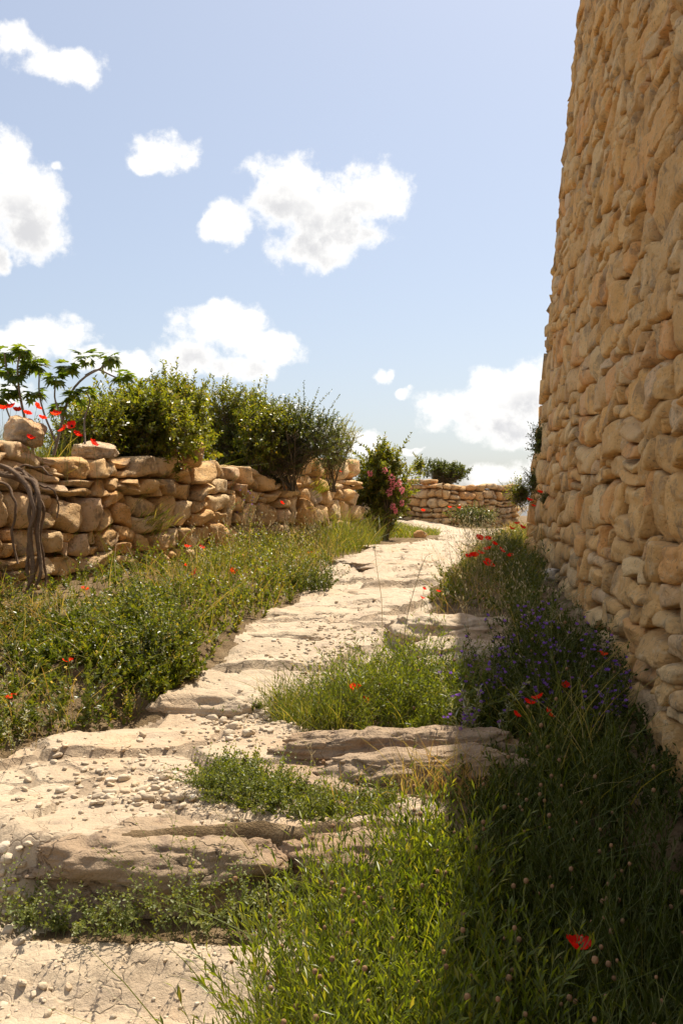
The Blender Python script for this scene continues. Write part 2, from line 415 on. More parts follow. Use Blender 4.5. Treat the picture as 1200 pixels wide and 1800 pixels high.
M_BUGLEAF_SHADE = mat_leaf('bristly_shade_dark_leaf', [(0, (0.030, 0.044, 0.007)), (1, (0.066, 0.080, 0.016))], 0.30, 0.6, spec=0.12)  # bugloss leaf; its dark colour also paints wall shade onto nearby clumps
M_POPPY = mat_leaf('poppy_petal', [(0, (0.80, 0.012, 0.006)), (0.5, (0.86, 0.020, 0.008)), (1, (0.90, 0.055, 0.012))], 0.55, 0.5, spec=0.2, tscale=(1.25, 1.6, 1.3))
M_PURPLE = mat_leaf('purple_petal', [(0, (0.20, 0.08, 0.46)), (0.6, (0.30, 0.14, 0.56)), (1, (0.44, 0.18, 0.52))], 0.4, 0.5, tscale=(1.2, 1.2, 1.2))
M_PINK = mat_leaf('pink_petal', [(0, (0.72, 0.16, 0.22)), (0.6, (0.78, 0.26, 0.30)), (1, (0.8, 0.38, 0.36))], 0.4, 0.5, tscale=(1.1, 1.1, 1.1))
M_YELLOW = mat_leaf('yellow_petal', [(0, (0.72, 0.52, 0.05)), (1, (0.8, 0.66, 0.2))], 0.4, 0.5, tscale=(1.1, 1.1, 1.0))
M_CREAMF = mat_leaf('cream_petal', [(0, (0.66, 0.6, 0.46)), (1, (0.76, 0.7, 0.58))], 0.4, 0.5, tscale=(1.1, 1.1, 1.0))

def mat_plain(name, c1, c2, rough=0.8, bump=0.0, scale=30):
    k = NT(name); P = k.pos()
    c = k.mix(k.noise(P, scale, 5), c1, c2)
    nb = k.bump(k.noise(P, scale * 1.5, 6, 0.65), bump, 0.02) if bump else None
    return k.done(k.principled(c, rough, 0.2, nb))
M_STEM = mat_plain('green_stem', (0.11, 0.14, 0.04), (0.22, 0.22, 0.08), 0.6)
M_STRAW = mat_plain('straw_stem', (0.36, 0.27, 0.12), (0.50, 0.40, 0.21), 0.6)
M_BUD = mat_plain('brown_bud', (0.20, 0.11, 0.05), (0.36, 0.21, 0.11), 0.7, 0.4, 200)
M_POD = mat_plain('dark_poppy_heart', (0.012, 0.01, 0.012), (0.05, 0.05, 0.03), 0.6)
M_BARK = mat_plain('grey_bark', (0.20, 0.155, 0.115), (0.36, 0.29, 0.22), 0.85, 0.8, 40)
M_VINE = mat_plain('twisted_vine_bark', (0.10, 0.065, 0.042), (0.27, 0.18, 0.115), 0.85, 1.0, 34)
M_TWIG = mat_plain('twig_bark', (0.10, 0.075, 0.045), (0.2, 0.15, 0.09), 0.8)

# ------------------------------------------------------------------ terrain
PROF_D = [-4, 1.5, 3.0, 3.5, 5.35, 5.8, 7.2, 8.5, 10.5, 14, 18, 22, 26, 30, 40, 120, 900]
PROF_Z = [-.1, -.03, .02, .30, .43, .53, .73, .82, .95, 1.07, 1.11, 1.08, 1.10, 1.22, 1.3, 1.1, -4]
# left and right edge of the worn rock path (y, x)
PL = np.array([(-4, -3.5), (3.5, -3.2), (4.75, -1.62), (5.1, -1.45), (5.45, -1.05), (5.6, -0.98), (6.3, -.80), (7.2, -.62), (8.5, -.34), (10.5, -.15), (12.2, .14), (14.5, .82), (17.5, 1.75), (21, 2.0), (24, 1.2), (26, .8)])
PR = np.array([(-4, -.1), (2.4, -.22), (3.2, -.12), (3.7, .25), (4.4, .55), (4.8, .2), (5.2, -.22), (5.7, -.1), (6.0, .35), (6.25, .95), (7.0, 1.05), (7.35, .55), (8.5, .74), (10.5, 1.15), (12.2, 1.55), (14.5, 1.95), (18, 2.75), (24, 4.4), (26, 4.6)])
LW_A = np.array([-2.60, 7.6]); LW_B = np.array([0.42, 15.7])          # left wall foot line
LW_D = (LW_B - LW_A) / np.linalg.norm(LW_B - LW_A); LW_N = np.array([LW_D[1], -LW_D[0]])   # N points to the path

def path_e(x, y):
    """signed distance-like value: positive inside the path"""
    xl = np.interp(y, PL[:, 0], PL[:, 1]); xr = np.interp(y, PR[:, 0], PR[:, 1])
    w = 0.10 * n2(x, y, 1.7, 3, 31) + 0.05 * n2(x, y, 6, 2, 33)
    band = ss(3.36, 3.46, y) * ss(3.92, 3.82, y) * ss(-1.32, -1.18, x)        # soil strip under the bottom ledge
    return np.minimum(x - xl, xr - x) + w - 1.2 * band

def lw_dist(x, y):
    return -((x - LW_A[0]) * LW_N[0] + (y - LW_A[1]) * LW_N[1])     # positive behind the wall

def plates(x, y):
    wx = x + 0.16 * n2(x, y, 2.6, 3, 41); wy = y + 0.12 * n2(x, y, 2.6, 3, 43)
    sc1 = ss(9, 6, y)
    f1, fe, a, b, cx, cy = worley(wx, wy, 0.95, 0.52, 50)
    pl = 0.10 * (a - 0.5) + 0.05 * (b - .5) * cx + 0.05 * (_h((a * 9999).astype(np.int64), (b * 9999).astype(np.int64), np.zeros(a.shape, np.int64), 4) - 0.3) * cy * .5 - 0.03 * ss(0.06, 0.0, fe)
    f1, fe2, a2, b2, cx2, cy2 = worley(wx * 1.03 + 3, wy + 7, 0.30, 0.17, 60)
    pl2 = 0.040 * (a2 - 0.5) + 0.02 * (b2 - .5) * cx2 - 0.014 * ss(0.10, 0.0, fe2)
    soil = np.maximum(ss(0.16, 0.0, fe), 0.8 * ss(0.22, 0.0, fe2) * ss(-.1, .4, n2(x, y, 1.1, 2, 72))) + 0.45 * ss(.35, .0, a)
    return pl, pl2, soil

def H(x, y, fine=True):
    x = np.asarray(x, float); y = np.asarray(y, float)
    sh = 0.16 * n2(x, np.zeros_like(x), 1.1, 2, 5)
    yy = np.where(y < 9, y + sh, y)
    z = np.interp(yy, PROF_D, PROF_Z)
    # the bottom ledge: a sharp rise near y = 3.65 (a ramp at the far left)
    wl = 0.07 + 0.55 * ss(-1.15, -1.6, x)
    led = ss(3.80 - wl, 3.80 + wl, y + sh * 0.7 + 0.06 * n2(x, y, 3, 2, 8))
    ramp = np.interp(yy, [3.0, 3.5], [0, 1])
    near = ss(4.3, 4.0, yy)
    zl = 0.02 + 0.04 * np.clip(yy - 3.0, 0, .9) + 0.27 * led
    z = np.where(yy < 5.35, np.where(yy > 4.3, z, zl * near + z * (1 - near)), z)
    # low worn lip on the first tier
    z = z - 0.085 * ss(3.30, 3.12, y + 0.35 * (x + 0.8) * 0.5 + 0.08 * n2(x, y, 2.5, 3, 9)) * ss(4, 3.5, y)
    # second step
    z = z - 0.05 * ss(5.72, 5.62, y + sh + 0.1 * n2(x, y, 2.2, 2, 12)) * ss(5.0, 5.4, y)
    e = path_e(x, y)
    inside = ss(-0.06, 0.12, e)
    bank = ss(0.0, 0.5, -e)
    left = x < np.interp(y, PL[:, 0], PL[:, 1]) + 0.3
    z = z + np.where(left, 0.14 * bank * ss(4.2, 5.2, y), 0.07 * bank * ss(3.6, 5, y)) * ss(14, 9, y)
    z = z + 0.05 * n2(x, y, 0.9, 3, 21) * ss(1.5, 3, y) + 0.03 * n2(x, y, 3.3, 3, 22) * (1 - 0.5 * inside)
    # terrace held up by the left wall
    d = lw_dist(x, y)
    terr = ss(0.12, 0.45, d) * ss(19, 15.4, y)
    z = z + terr * np.maximum(0, 1.80 + 0.03 * (y - 7.6) + 0.05 * n2(x, y, 1, 2, 3) - z)
    z = z + 0.5 * ss(.2, 5, d) * ss(15.4, 19, y) * ss(34, 26, y)
    if fine:
        # broken plates of bedrock
        pl, pl2, _ = plates(x, y)
        z = z + inside * (pl + pl2 * (0.4 + 0.6 * ss(-.2, .35, n2(x, y, .8, 2, 71))))
        z = z + 0.008 * n2(x, y, 14, 3, 23) * (0.5 + 0.8 * (1 - inside))
    return z

GRID = {}
def Hq(x, y):
    """height of the built ground sheet (bilinear on its own grid)"""
    x = np.asarray(x, float); y = np.asarray(y, float); xs, ys, Z = GRID['xs'], GRID['ys'], GRID['Z']
    i = np.clip(np.searchsorted(xs, x) - 1, 0, len(xs) - 2); j = np.clip(np.searchsorted(ys, y) - 1, 0, len(ys) - 2)
    u = (x - xs[i]) / (xs[i + 1] - xs[i]); v = (y - ys[j]) / (ys[j + 1] - ys[j])
    return (Z[j, i] * (1 - u) + Z[j, i + 1] * u) * (1 - v) + (Z[j + 1, i] * (1 - u) + Z[j + 1, i + 1] * u) * v
def hz(x, y): return float(Hq(np.array([x]), np.array([y]))[0])

def at(px, py):
    """the place on the ground that the photo shows at this pixel"""
    d = np.arange(1.8, 40, 0.02); x = (px - 600) / F * d; z = EYE + (900 - py) / F * d
    hh = Hq(x, d); k = np.argmax(z < hh)
    if z[k] >= hh[k]: k = len(d) - 1
    return np.array([x[k], d[k]])

def P3(px, py, d):
    return np.array([(px - 600) / F * d, d, EYE + (900 - py) / F * d])

def build_ground():
    ys = np.concatenate([np.arange(-4, 1.9, 0.3), np.arange(1.9, 6.2, 0.018), np.arange(6.2, 10, 0.03), np.arange(10, 20, 0.1), np.arange(20, 42, 0.45), 42 * 1.16 ** np.arange(0, 20)])
    xi = np.arange(-1.75, 1.05, 0.020)
    xo = 0.035 * 1.12 ** np.arange(0, 80); xo = np.cumsum(xo)
    xo = xo[xo < 800]
    xs = np.concatenate([(-1.75 - xo)[::-1], xi, 1.05 + xo])
    X, Y = np.meshgrid(xs, ys)
    Z = H(X, Y); GRID.update(xs=xs, ys=ys, Z=Z)
    V = np.stack([X, Y, Z], -1).reshape(-1, 3)
    nx = len(xs); ny = len(ys)
    i = np.arange((ny - 1) * nx).reshape(ny - 1, nx)[:, :-1].ravel()
    Q = np.stack([i, i + 1, i + 1 + nx, i + nx], -1)
    e = path_e(X, Y).ravel()
    fe = e[Q].mean(1); fy = V[Q, 1].mean(1)
    inp = (fe > 0.0) & (fy > -3.9) & (fy < 26)
    for nm, msk, mat, kind in (('ground', ~inp, M_SOIL, 'structure'), ('path', inp, M_PATH, 'structure')):
        q = Q[msk]; used = np.unique(q); remap = np.full(len(V), -1); remap[used] = np.arange(len(used))
        g = Geo(); g.add(V[used], quads=remap[q])
        o = g.obj(nm, mat); o['kind'] = kind
        at_ = o.data.attributes.new('soil', 'FLOAT', 'POINT'); at_.data.foreach_set('value', plates(V[used, 0], V[used, 1])[2].astype(np.float32))
        o['label'] = {'ground': 'brown dry soil beneath the plants on both banks', 'path': 'pale worn limestone path climbing between the walls'}[nm]
build_ground()

# ------------------------------------------------------------------ stones
_tmpl = {}
def cube_tmpl(n):
    """unit cube surface grid with shared vertices: verts (m,3) in [-1,1], quads"""
    if n in _tmpl: return _tmpl[n]
    idx = {}; V = []; Q = []
    def vid(a, b, c):
        k = (a, b, c)
        if k not in idx: idx[k] = len(V); V.append((2 * a / n - 1, 2 * b / n - 1, 2 * c / n - 1))
        return idx[k]
    for i in range(n):
        for j in range(n):
            Q.append((vid(i, j, 0), vid(i, j + 1, 0), vid(i + 1, j + 1, 0), vid(i + 1, j, 0)))
            Q.append((vid(i, j, n), vid(i + 1, j, n), vid(i + 1, j + 1, n), vid(i, j + 1, n)))
            Q.append((vid(i, 0, j), vid(i + 1, 0, j), vid(i + 1, 0, j + 1), vid(i, 0, j + 1)))
            Q.append((vid(i, n, j), vid(i, n, j + 1), vid(i + 1, n, j + 1), vid(i + 1, n, j)))
            Q.append((vid(0, i, j), vid(0, i, j + 1), vid(0, i + 1, j + 1), vid(0, i + 1, j)))
            Q.append((vid(n, i, j), vid(n, i + 1, j), vid(n, i + 1, j + 1), vid(n, i, j + 1)))
    _tmpl[n] = (np.array(V), np.array(Q)); return _tmpl[n]

def rounded(n, k):
    V, Q = cube_tmpl(n)
    return V / ((np.abs(V) ** k).sum(1, keepdims=True) ** (1.0 / k)), Q

def rock_verts(n, size, k=3.2, amp=0.12, seed=0, strata=0.0, freq=1.6, flat=None):
    """a weathered rock of half-size (a,b,c) about the origin"""
    V, Q = rounded(n, k); size = np.asarray(size, float)
    d = norm(V); o = np.array([seed * 3.17, seed * 1.91, seed * 2.73])
    a = fbm(V * freq * 0.6 + o, 3, 100) * 1.2 + fbm(V * freq * 1.9 + o, 4, 110, 0.6) * 0.75
    # chipped facets
    r = np.random.default_rng(seed + 900)
    for _ in range(5):
        nv = norm(r.normal(size=3)); cut = r.uniform(0.62, 0.9)
        s = V @ nv; V = V - nv * (np.maximum(s - cut, 0) * 0.75)[:, None]
    W = V * (1 + amp * a[:, None]) * size
    if strata:
        lay = np.sin(W[:, 2] / (size[2] * strata) * 6.28 + 2.5 * fbm(W * 3 + o, 2, 130))
        lay = np.sign(lay) * np.abs(lay) ** .5
        W[:, :2] *= (1 + 0.055 * lay * (1 - np.abs(d[:, 2])))[:, None]
    if n > 16:
        W = W + d * (0.024 * fbm(W * 7 + o, 4, 140, .68) - 0.016 * np.maximum(0, .18 - np.abs(vnoise(W * np.array([5, 5, 12]) + o, 150))) / .18)[:, None]
    return W, Q

class Plan:
    """a wall's foot line in plan, sampled by arc length; N points out of the visible face"""
    def __init__(s, pts, side=1):
        s.p = np.asarray(pts, float); seg = np.linalg.norm(np.diff(s.p, axis=0), axis=1)
        s.s = np.concatenate([[0], np.cumsum(seg)]); s.L = s.s[-1]
        t = np.gradient(s.p, s.s, axis=0); t = t / np.linalg.norm(t, axis=1, keepdims=True)
        s.nm = np.stack([t[:, 1], -t[:, 0]], 1) * side
    def pos(s, a):
        return np.stack([np.interp(a, s.s, s.p[:, 0]), np.interp(a, s.s, s.p[:, 1])], -1)
    def nrm(s, a):
        v = np.stack([np.interp(a, s.s, s.nm[:, 0]), np.interp(a, s.s, s.nm[:, 1])], -1); return norm(v)

def masonry(plan, zb, zt, ch, cw, depth, batter, z0, seed, gap=0.008, wav=0.03, proud=0.025, k=(3.6, 6), amp=0.018, split=0.2, s_rng=None, top_rag=0.0, slant=0.05, warp=0.05, cuts=6, tilt=0.02):
    """list of stones: dict with function to make verts at a resolution"""
    r = np.random.default_rng(seed); stones = []
    s0, s1 = s_rng or (0, plan.L)
    zmin = min(zb(s) for s in np.linspace(s0, s1, 12)); zmax = max(zt(s) for s in np.linspace(s0, s1, 60))
    rows = [zmin]
    while rows[-1] < zmax: rows.append(rows[-1] + r.uniform(*ch))
    LS = np.linspace(s0 - 1, s1 + 1, 500); LT = {}
    def line(i, s):
        if i not in LT: LT[i] = line0(i, LS)
        return np.interp(s, LS, LT[i])
    def line0(i, s):
        return rows[i] + wav * fbm(np.stack([s * 1.1, np.full_like(s, i * 3.7), np.full_like(s, seed * 1.3)], -1), 3, seed)
    for i in range(len(rows) - 1):
        s = s0 - r.uniform(0, cw[1]); hrow = rows[i + 1] - rows[i]
        jl = r.uniform(-slant, slant)
        while s < s1:
            w = r.uniform(*cw) * (0.75 + 0.25 * hrow / np.mean(ch)); jr = r.uniform(-slant, slant)
            a, b = s, min(s + w, s1)
            if b - a > 0.07 and b > s0:
                a_ = max(a, s0); mid = (a_ + b) / 2; zm = float(line(i, mid)); zmt = float(line(i + 1, mid))
                if zmt > zb(mid) and (zm + zmt) / 2 < zt(mid) + r.uniform(-top_rag, top_rag):
                    parts = [(0.0, 1.0, 0.0, 1.0)]
                    if r.random() < split and hrow > 0.16:
                        c = r.uniform(.38, .62); parts = [(0, 1, 0, c), (0, 1, c, 1)] if r.random() < .6 else [(0, .62, 0, 1), (.62, 1, 0, c), (.62, 1, c, 1)]
                    for (u0, u1, v0, v1) in parts:
                        stones.append(dict(i=i, a=a_ + (b - a_) * u0, b=a_ + (b - a_) * u1, jl=jl * (u0 == 0), jr=jr * (u1 == 1), v0=v0, v1=v1,
                                           pr=r.normal(0, proud), tu=r.normal(0, tilt), tv=r.normal(0, tilt), k=r.uniform(*k), sd=int(r.integers(1, 9999)),
                                           g=gap * r.uniform(0.6, 1.8), am=amp * r.uniform(0.7, 1.5)))
            s += w; jl = jr
    def make(st, n):
        V, Q = rounded(n, st['k']); r2 = np.random.default_rng(st['sd'])
        for _ in range(cuts if n > 2 else 0):      # broken corners and arrises
            nv = norm(np.array([r2.normal(), -abs(r2.normal()) * .8 - .15, r2.normal()])); sp = np.abs(nv).sum()
            c = r2.uniform(.58, .86) * sp; V = V - nv * (np.maximum(V @ nv - c, 0) * .9)[:, None]
        u = (V[:, 0] + 1) / 2; v = (V[:, 2] + 1) / 2; w = (1 - V[:, 1]) / 2     # w: 1 = front
        vv = st['v0'] + (st['v1'] - st['v0']) * v
        ln = max(st['b'] - st['a'], .05); g = min(st['g'], ln * .15)
        sa = st['a'] + g + st['jl'] * (vv - .5); sb = st['b'] - g + st['jr'] * (vv - .5)
        s = sa + (sb - sa) * u
        zl = line(st['i'], s); zh = line(st['i'] + 1, s); gz = g / (rows[st['i'] + 1] - rows[st['i']])
        v2 = st['v0'] + gz + (st['v1'] - st['v0'] - 2 * gz) * v
        z = zl + (zh - zl) * v2
        dep = (w - 1) * depth + (st['pr'] + st['tu'] * V[:, 0] + st['tv'] * V[:, 2]) * w
        pn = np.stack([s, z, dep], -1); o = st['sd'] * 0.731
        if n > 2:
            nz = fbm(pn * (10 if n > 7 else 7.5) + o, 4 if n > 5 else 2, 200, 0.7) * 1.25 + 0.5 * vnoise(pn * 2.8 + o, 210)
            if n > 6:
                cr = np.abs(vnoise(pn * np.array([4.5, 9, 5]) + o, 215)); nz = nz - 0.8 * np.maximum(0, .16 - cr) / .16
            dep = dep + nz * st['am'] * (0.3 + 0.7 * w)
            s = s + vnoise(pn * 7 + o + 9, 220) * st['am'] * .9; z = z + vnoise(pn * 7 + o + 19, 230) * st['am'] * .9
        wp = np.stack([s * 2.1, z * 2.1, np.full_like(s, seed * .7)], -1)      # the courses wander
        s = s + warp * vnoise(wp, 240); z = z + warp * vnoise(wp + 31.7, 241)
        xy = plan.pos(s) + plan.nrm(s) * (dep - batter * (z - z0))[:, None]
        return np.column_stack([xy, z]), Q
    return stones, make, rows

def proj(V):
    d = np.maximum(V[:, 1], 0.05); return 600 + V[:, 0] / d * F, 900 - (V[:, 2] - EYE) / d * F

TOPS = {}
def build_wall(name, label, plan, zb, zt, depth, batter, z0, mat, core_back, nfun, limit=300, core_in=0.11, **kw):
    stones, make, rows = masonry(plan, zb, zt, depth=depth, batter=batter, z0=z0, **kw)
    p0 = plan.pos(np.array([plan.L / 2]))[0]; root = empty(name, (p0[0], p0[1], zb(plan.L / 2)))
    tag(root, label, 'wall')
    org = np.array(root.location)
    info = []
    for st in stones:
        V, _ = make(st, 1); c = V.mean(0)
        px, py = proj(V); ok = c[1] > 0.3 and px.max() > 0 and px.min() < 1200 and py.max() > 0 and py.min() < 1800
        nrm = plan.nrm(np.array([(st['a'] + st['b']) / 2]))[0]
        facing = (-(c[0] * nrm[0] + c[1] * nrm[1])) > 0
        ar = (px.max() - px.min()) * (py.max() - py.min()) if ok and facing else 0
        info.append((ar, st, c, ok and facing))
    TOPS[name] = [((st['a'] + st['b']) / 2, make(st, 1)[0][:, 2].max(), st['b'] - st['a']) for st in stones]
    info.sort(key=lambda t: -t[0])
    rest = Geo(); cnt = 0
    for k_, (ar, st, c, vis) in enumerate(info):
        if k_ < limit and vis:
            V, Q = make(st, nfun(ar)); g = Geo(); g.add(V, quads=Q); g.obj('stone', mat, root, org); cnt += 1
        else:
            V, Q = make(st, 3 if vis else 1); rest.add(V, quads=Q)
    if rest.n:
        o = rest.obj('upper_stonework' if name == 'tall_stone_wall' else 'rubble_stonework', mat, root, org); o['kind'] = 'stuff'
    # earth core behind the stones
    g = Geo(); S = np.linspace(0, plan.L, 90); pp = plan.pos(S); nn = plan.nrm(S)
    B = np.array([zb(s) - .3 for s in S]); T = np.array([zt(s) for s in S]) - (0.10 if core_back < 1 else 0)
    rowsV = []
    fr = -core_in
    for (zz, dd) in ((B, fr), (T, fr), (T, fr - core_back), (B, fr - core_back)):
        xy = pp + nn * (dd - batter * (zz - z0))[:, None]; rowsV.append(np.column_stack([xy, zz]))
    V = np.stack(rowsV, 1).reshape(-1, 3); Q = []
    for i in range(len(S) - 1):
        for j in range(4):
            Q.append((i * 4 + j, (i + 1) * 4 + j, (i + 1) * 4 + (j + 1) % 4, i * 4 + (j + 1) % 4))
    Q += [(0, 1, 2, 3), tuple((len(S) - 1) * 4 + j for j in (3, 2, 1, 0))]
    g.add(V, quads=Q); g.obj('wall_core', M_CORE, root, org, smooth=False)
    print(name, 'stones', cnt, 'of', len(stones))
    return root

# the tall wall on the right: straight, then rounded at its far end
def tower_plan():
    pts = [(1.107 + 0.097 * y, y) for y in np.arange(-1.0, 12.21, 0.2)]
    a = math.atan(0.097); R = 1.6; c = np.array(pts[-1]) + R * np.array([math.cos(a), -math.sin(a)])
    for t in np.linspace(0.12, math.pi * .55, 9):
        ang = math.pi - a - t
        pts.append((c[0] + R * math.cos(ang), c[1] + R * math.sin(ang)))
    e = np.array(pts[-1]); d = e - np.array(pts[-2]); d = d / np.linalg.norm(d)
    for t in (1, 2, 3): pts.append(tuple(e + d * t))
    return Plan(pts, side=-1)
TP = tower_plan()
_s = np.linspace(0, TP.L, 160); _p = TP.pos(_s); _tb = Hq(_p[:, 0] - .2, _p[:, 1]) - .25
def tw_base(s): return float(np.interp(s, _s, _tb))
def tw_top(s):            # unseen top, height shaped for its cast shadow edge: higher at far end
    y = float(np.interp(s, TP.s, TP.p[:, 1])); far = s > 13.2
    return 8.5 if far else float(np.interp(y, [-1, 9.5, 10.5, 11.2, 12.2], [7.15, 7.15, 7.3, 7.8, 8.5]))
build_wall('tall_stone_wall', 'tall golden rubble stone wall rising out of the picture beside the path', TP, tw_base, tw_top, 0.22, 0.097, EYE, M_TOWER, 0.7,
           lambda ar: 13 if ar > 6500 else (8 if ar > 2500 else 6), ch=(.14, .36), cw=(.17, .58), seed=3, wav=0.06, proud=0.011, k=(8, 16), amp=0.018, split=0.34, gap=0.0045, slant=.11, warp=.07, cuts=4, tilt=.011)

# the low dry-stone wall on the left
lp = [tuple(LW_A + LW_D * t) for t in np.arange(-3.2, np.linalg.norm(LW_B - LW_A) + .01, 0.25)]
LPN = Plan(lp, side=1)
_s2 = np.linspace(0, LPN.L, 120); _p2 = LPN.pos(_s2) + LW_N * .15; _lb = Hq(_p2[:, 0], _p2[:, 1]) - .12
def lw_base(s): return float(np.interp(s, _s2, _lb))
def lw_top(s):
    return float(np.interp(s, [0, 3.2, 7.0, 9.9, 11.8], [1.98, 2.0, 2.09, 2.24, 2.28])) + 0.06 * float(vnoise(np.array([[s * .9, .3, .7]]), 5)[0])
build_wall('dry_stone_wall', 'low dry-stone wall of big golden rubble with grassy terrace above it', LPN, lw_base, lw_top, 0.36, 0.05, 1.0, M_LEFT, 0.35,
           lambda ar: 10 if ar > 3000 else (7 if ar > 900 else 5), ch=(.18, .31), cw=(.22, .52), seed=11, wav=0.09, proud=0.035, k=(6, 12), amp=0.022, split=0.40, gap=0.005, top_rag=.02, slant=.13, warp=.09, cuts=6, core_in=.17)

# the far wall: two wings meeting at a corner
fa = P3(685, 880, 27.2)[:2]; fb = P3(775, 880, 26)[:2]; fc = P3(915, 880, 27.4)[:2]
fpts = [tuple(fa + (fb - fa) * t) for t in np.linspace(0, .96, 10)] + [tuple(fb)] + [tuple(fb + (fc - fb) * t) for t in np.linspace(.04, 1, 10)]
FP = Plan(fpts, side=1)
Lf = float(np.linalg.norm(fb - fa))
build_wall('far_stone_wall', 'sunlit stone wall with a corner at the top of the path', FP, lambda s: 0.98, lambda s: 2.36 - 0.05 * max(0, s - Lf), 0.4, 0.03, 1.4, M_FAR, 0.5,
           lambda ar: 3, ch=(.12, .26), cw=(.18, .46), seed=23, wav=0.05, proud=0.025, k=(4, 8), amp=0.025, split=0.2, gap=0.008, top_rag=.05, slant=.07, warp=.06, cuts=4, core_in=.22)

# ------------------------------------------------------------------ rocks and loose stones
def rock_obj(name, label, cat, c, size, rz, mat, n=18, seed=1, k=3.4, amp=0.12, strata=0.0, tilt=(0, 0), group=None, freq=1.6):
    W, Q = rock_verts(n, size, k, amp, seed, strata, freq)
    R = np.array(Matrix.Rotation(rz, 3, 'Z') @ Matrix.Rotation(tilt[0], 3, 'X') @ Matrix.Rotation(tilt[1], 3, 'Y'))
    g = Geo(); g.add(W @ R.T, quads=Q); o = g.obj(name, mat); o.location = c
    return tag(o, label, cat, group)

def on(px, py, up=0.0):
    p = at(px, py); return (float(p[0]), float(p[1]), hz(p[0], p[1]) + up)

rock_obj('limestone_ledge', 'broad rounded limestone ledge overhanging the herbs at the bottom of the path', 'rock', (-.78, 3.93, .185), (.52, .32, .145), 0.10, M_ROCK, 40, 3, 3.4, .13, .9, (0.03, 0.02), freq=2.2)
rock_obj('limestone_ledge', 'flat limestone ledge end half hidden by tall leafy plants', 'rock', (.04, 4.02, .20), (.46, .30, .13), -0.06, M_ROCK, 36, 8, 3.0, .12, .9, (0.05, -0.02), freq=2.2)
rock_obj('grooved_rock', 'dark grooved rock ridge curving below the grassy clump', 'rock', (.24, 4.62, .43), (.56, .12, .11), -0.16, M_ROCK, 34, 12, 2.8, .2, .8, (0.1, -.05), freq=2.6)
rock_obj('grooved_rock', 'dark rough rock ridge in front of the other grooved ridge', 'rock', (.36, 4.36, .40), (.50, .12, .11), -0.10, M_ROCK, 34, 15, 2.8, .2, .8, (0.1, -.08), freq=2.6)
rock_obj('limestone_slab', 'low cream slab between the grooved ridges', 'rock', (.0, 4.48, .32), (.50, .26, .08), -0.15, M_ROCK, 28, 17, 3.2, .12, .8, (0, -.04), freq=2.2)
rock_obj('limestone_outcrop', 'rounded cream outcrop beside the path, the upper of two', 'rock', tuple(P3(795, 1118, 7.0)), (.46, .34, .17), .12, M_SLAB, 34, 21, 3.0, .16, .8, (.05, .06), freq=2.2)
rock_obj('limestone_outcrop', 'long low cream outcrop beside the path, the lower of two', 'rock', tuple(P3(805, 1160, 6.5)), (.48, .26, .13), -.05, M_SLAB, 34, 24, 3.0, .16, .8, (.05, .05), freq=2.2)
slabs = [(555, 1075, .42, .26, .07, .1, 'worn slab crossing the path where it narrows'), (500, 1112, .30, .16, .06, -.1, 'worn slab at the grassy left edge of the path'),
         (640, 985, .55, .5, .08, .5, 'long worn slab on the left of the upper path'), (700, 962, .6, .4, .08, .4, 'worn slab near the top of the path'),
         (350, 1228, .34, .15, .10, -.15, 'rounded slab edge at the middle step of the path'), (455, 1228, .22, .13, .09, .1, 'short slab at the middle step beside the pebbles')]
for q, (px, py, a, b, c, rz, lb) in enumerate(slabs):
    p = on(px, py); rock_obj('limestone_slab', lb, 'rock', (p[0], p[1], p[2] - c * .8), (a, b, c), rz, M_SLAB, 20, 40 + q, 3.6, .13, .8, (.02, .02), freq=2.0)
# squared blocks at the foot of the tall wall
for (px, py, d, a, b, c, sd, lb) in ((986, 1018, 9.2, .15, .16, .095, 61, 'upper of two squared pale blocks at the foot of the tall wall'), (984, 1058, 9.0, .17, .17, .11, 63, 'lower of two squared pale blocks at the foot of the tall wall')):
    rock_obj('limestone_block', lb, 'stone block', tuple(P3(px, py, d)), (a, b, c), -.1, M_BLOCK, 14, sd, 7, .05, 0)
# boulders on the left wall
for (px, a, b, c, sd, rz, lb) in ((75, .16, .16, .13, 71, .3, 'grey boulder with a peaked top on the low wall, below the poppies'),
                                     (347, .22, .18, .14, 74, .35, 'big squarish boulder standing on top of the low wall'),
                                     (196, .2, .15, .09, 77, .3, 'flat cap stone on the low wall left of the shrubs')):
    t = (px - 600) / F; k_ = (t * LW_A[1] - LW_A[0]) / (LW_D[0] - t * LW_D[1]); q = LW_A + LW_D * k_ - LW_N * .17; s_ = k_ + 3.2
    zt_ = max(z for (m_, z, w_) in TOPS['dry_stone_wall'] if abs(m_ - s_) < max(w_ / 2, .12))
    rock_obj('boulder', lb, 'rock', (q[0], q[1], zt_ + c * .66), (a, b, c), rz, M_LEFT, 20, sd, 3.6, .17, 0)
rock_obj('boulder', 'small dark rock at the path edge below the pink flowers', 'rock', tuple(P3(738, 940, 16.5)), (.11, .09, .08), 0, M_LEFT, 12, 79, 3.2, .15, 0)

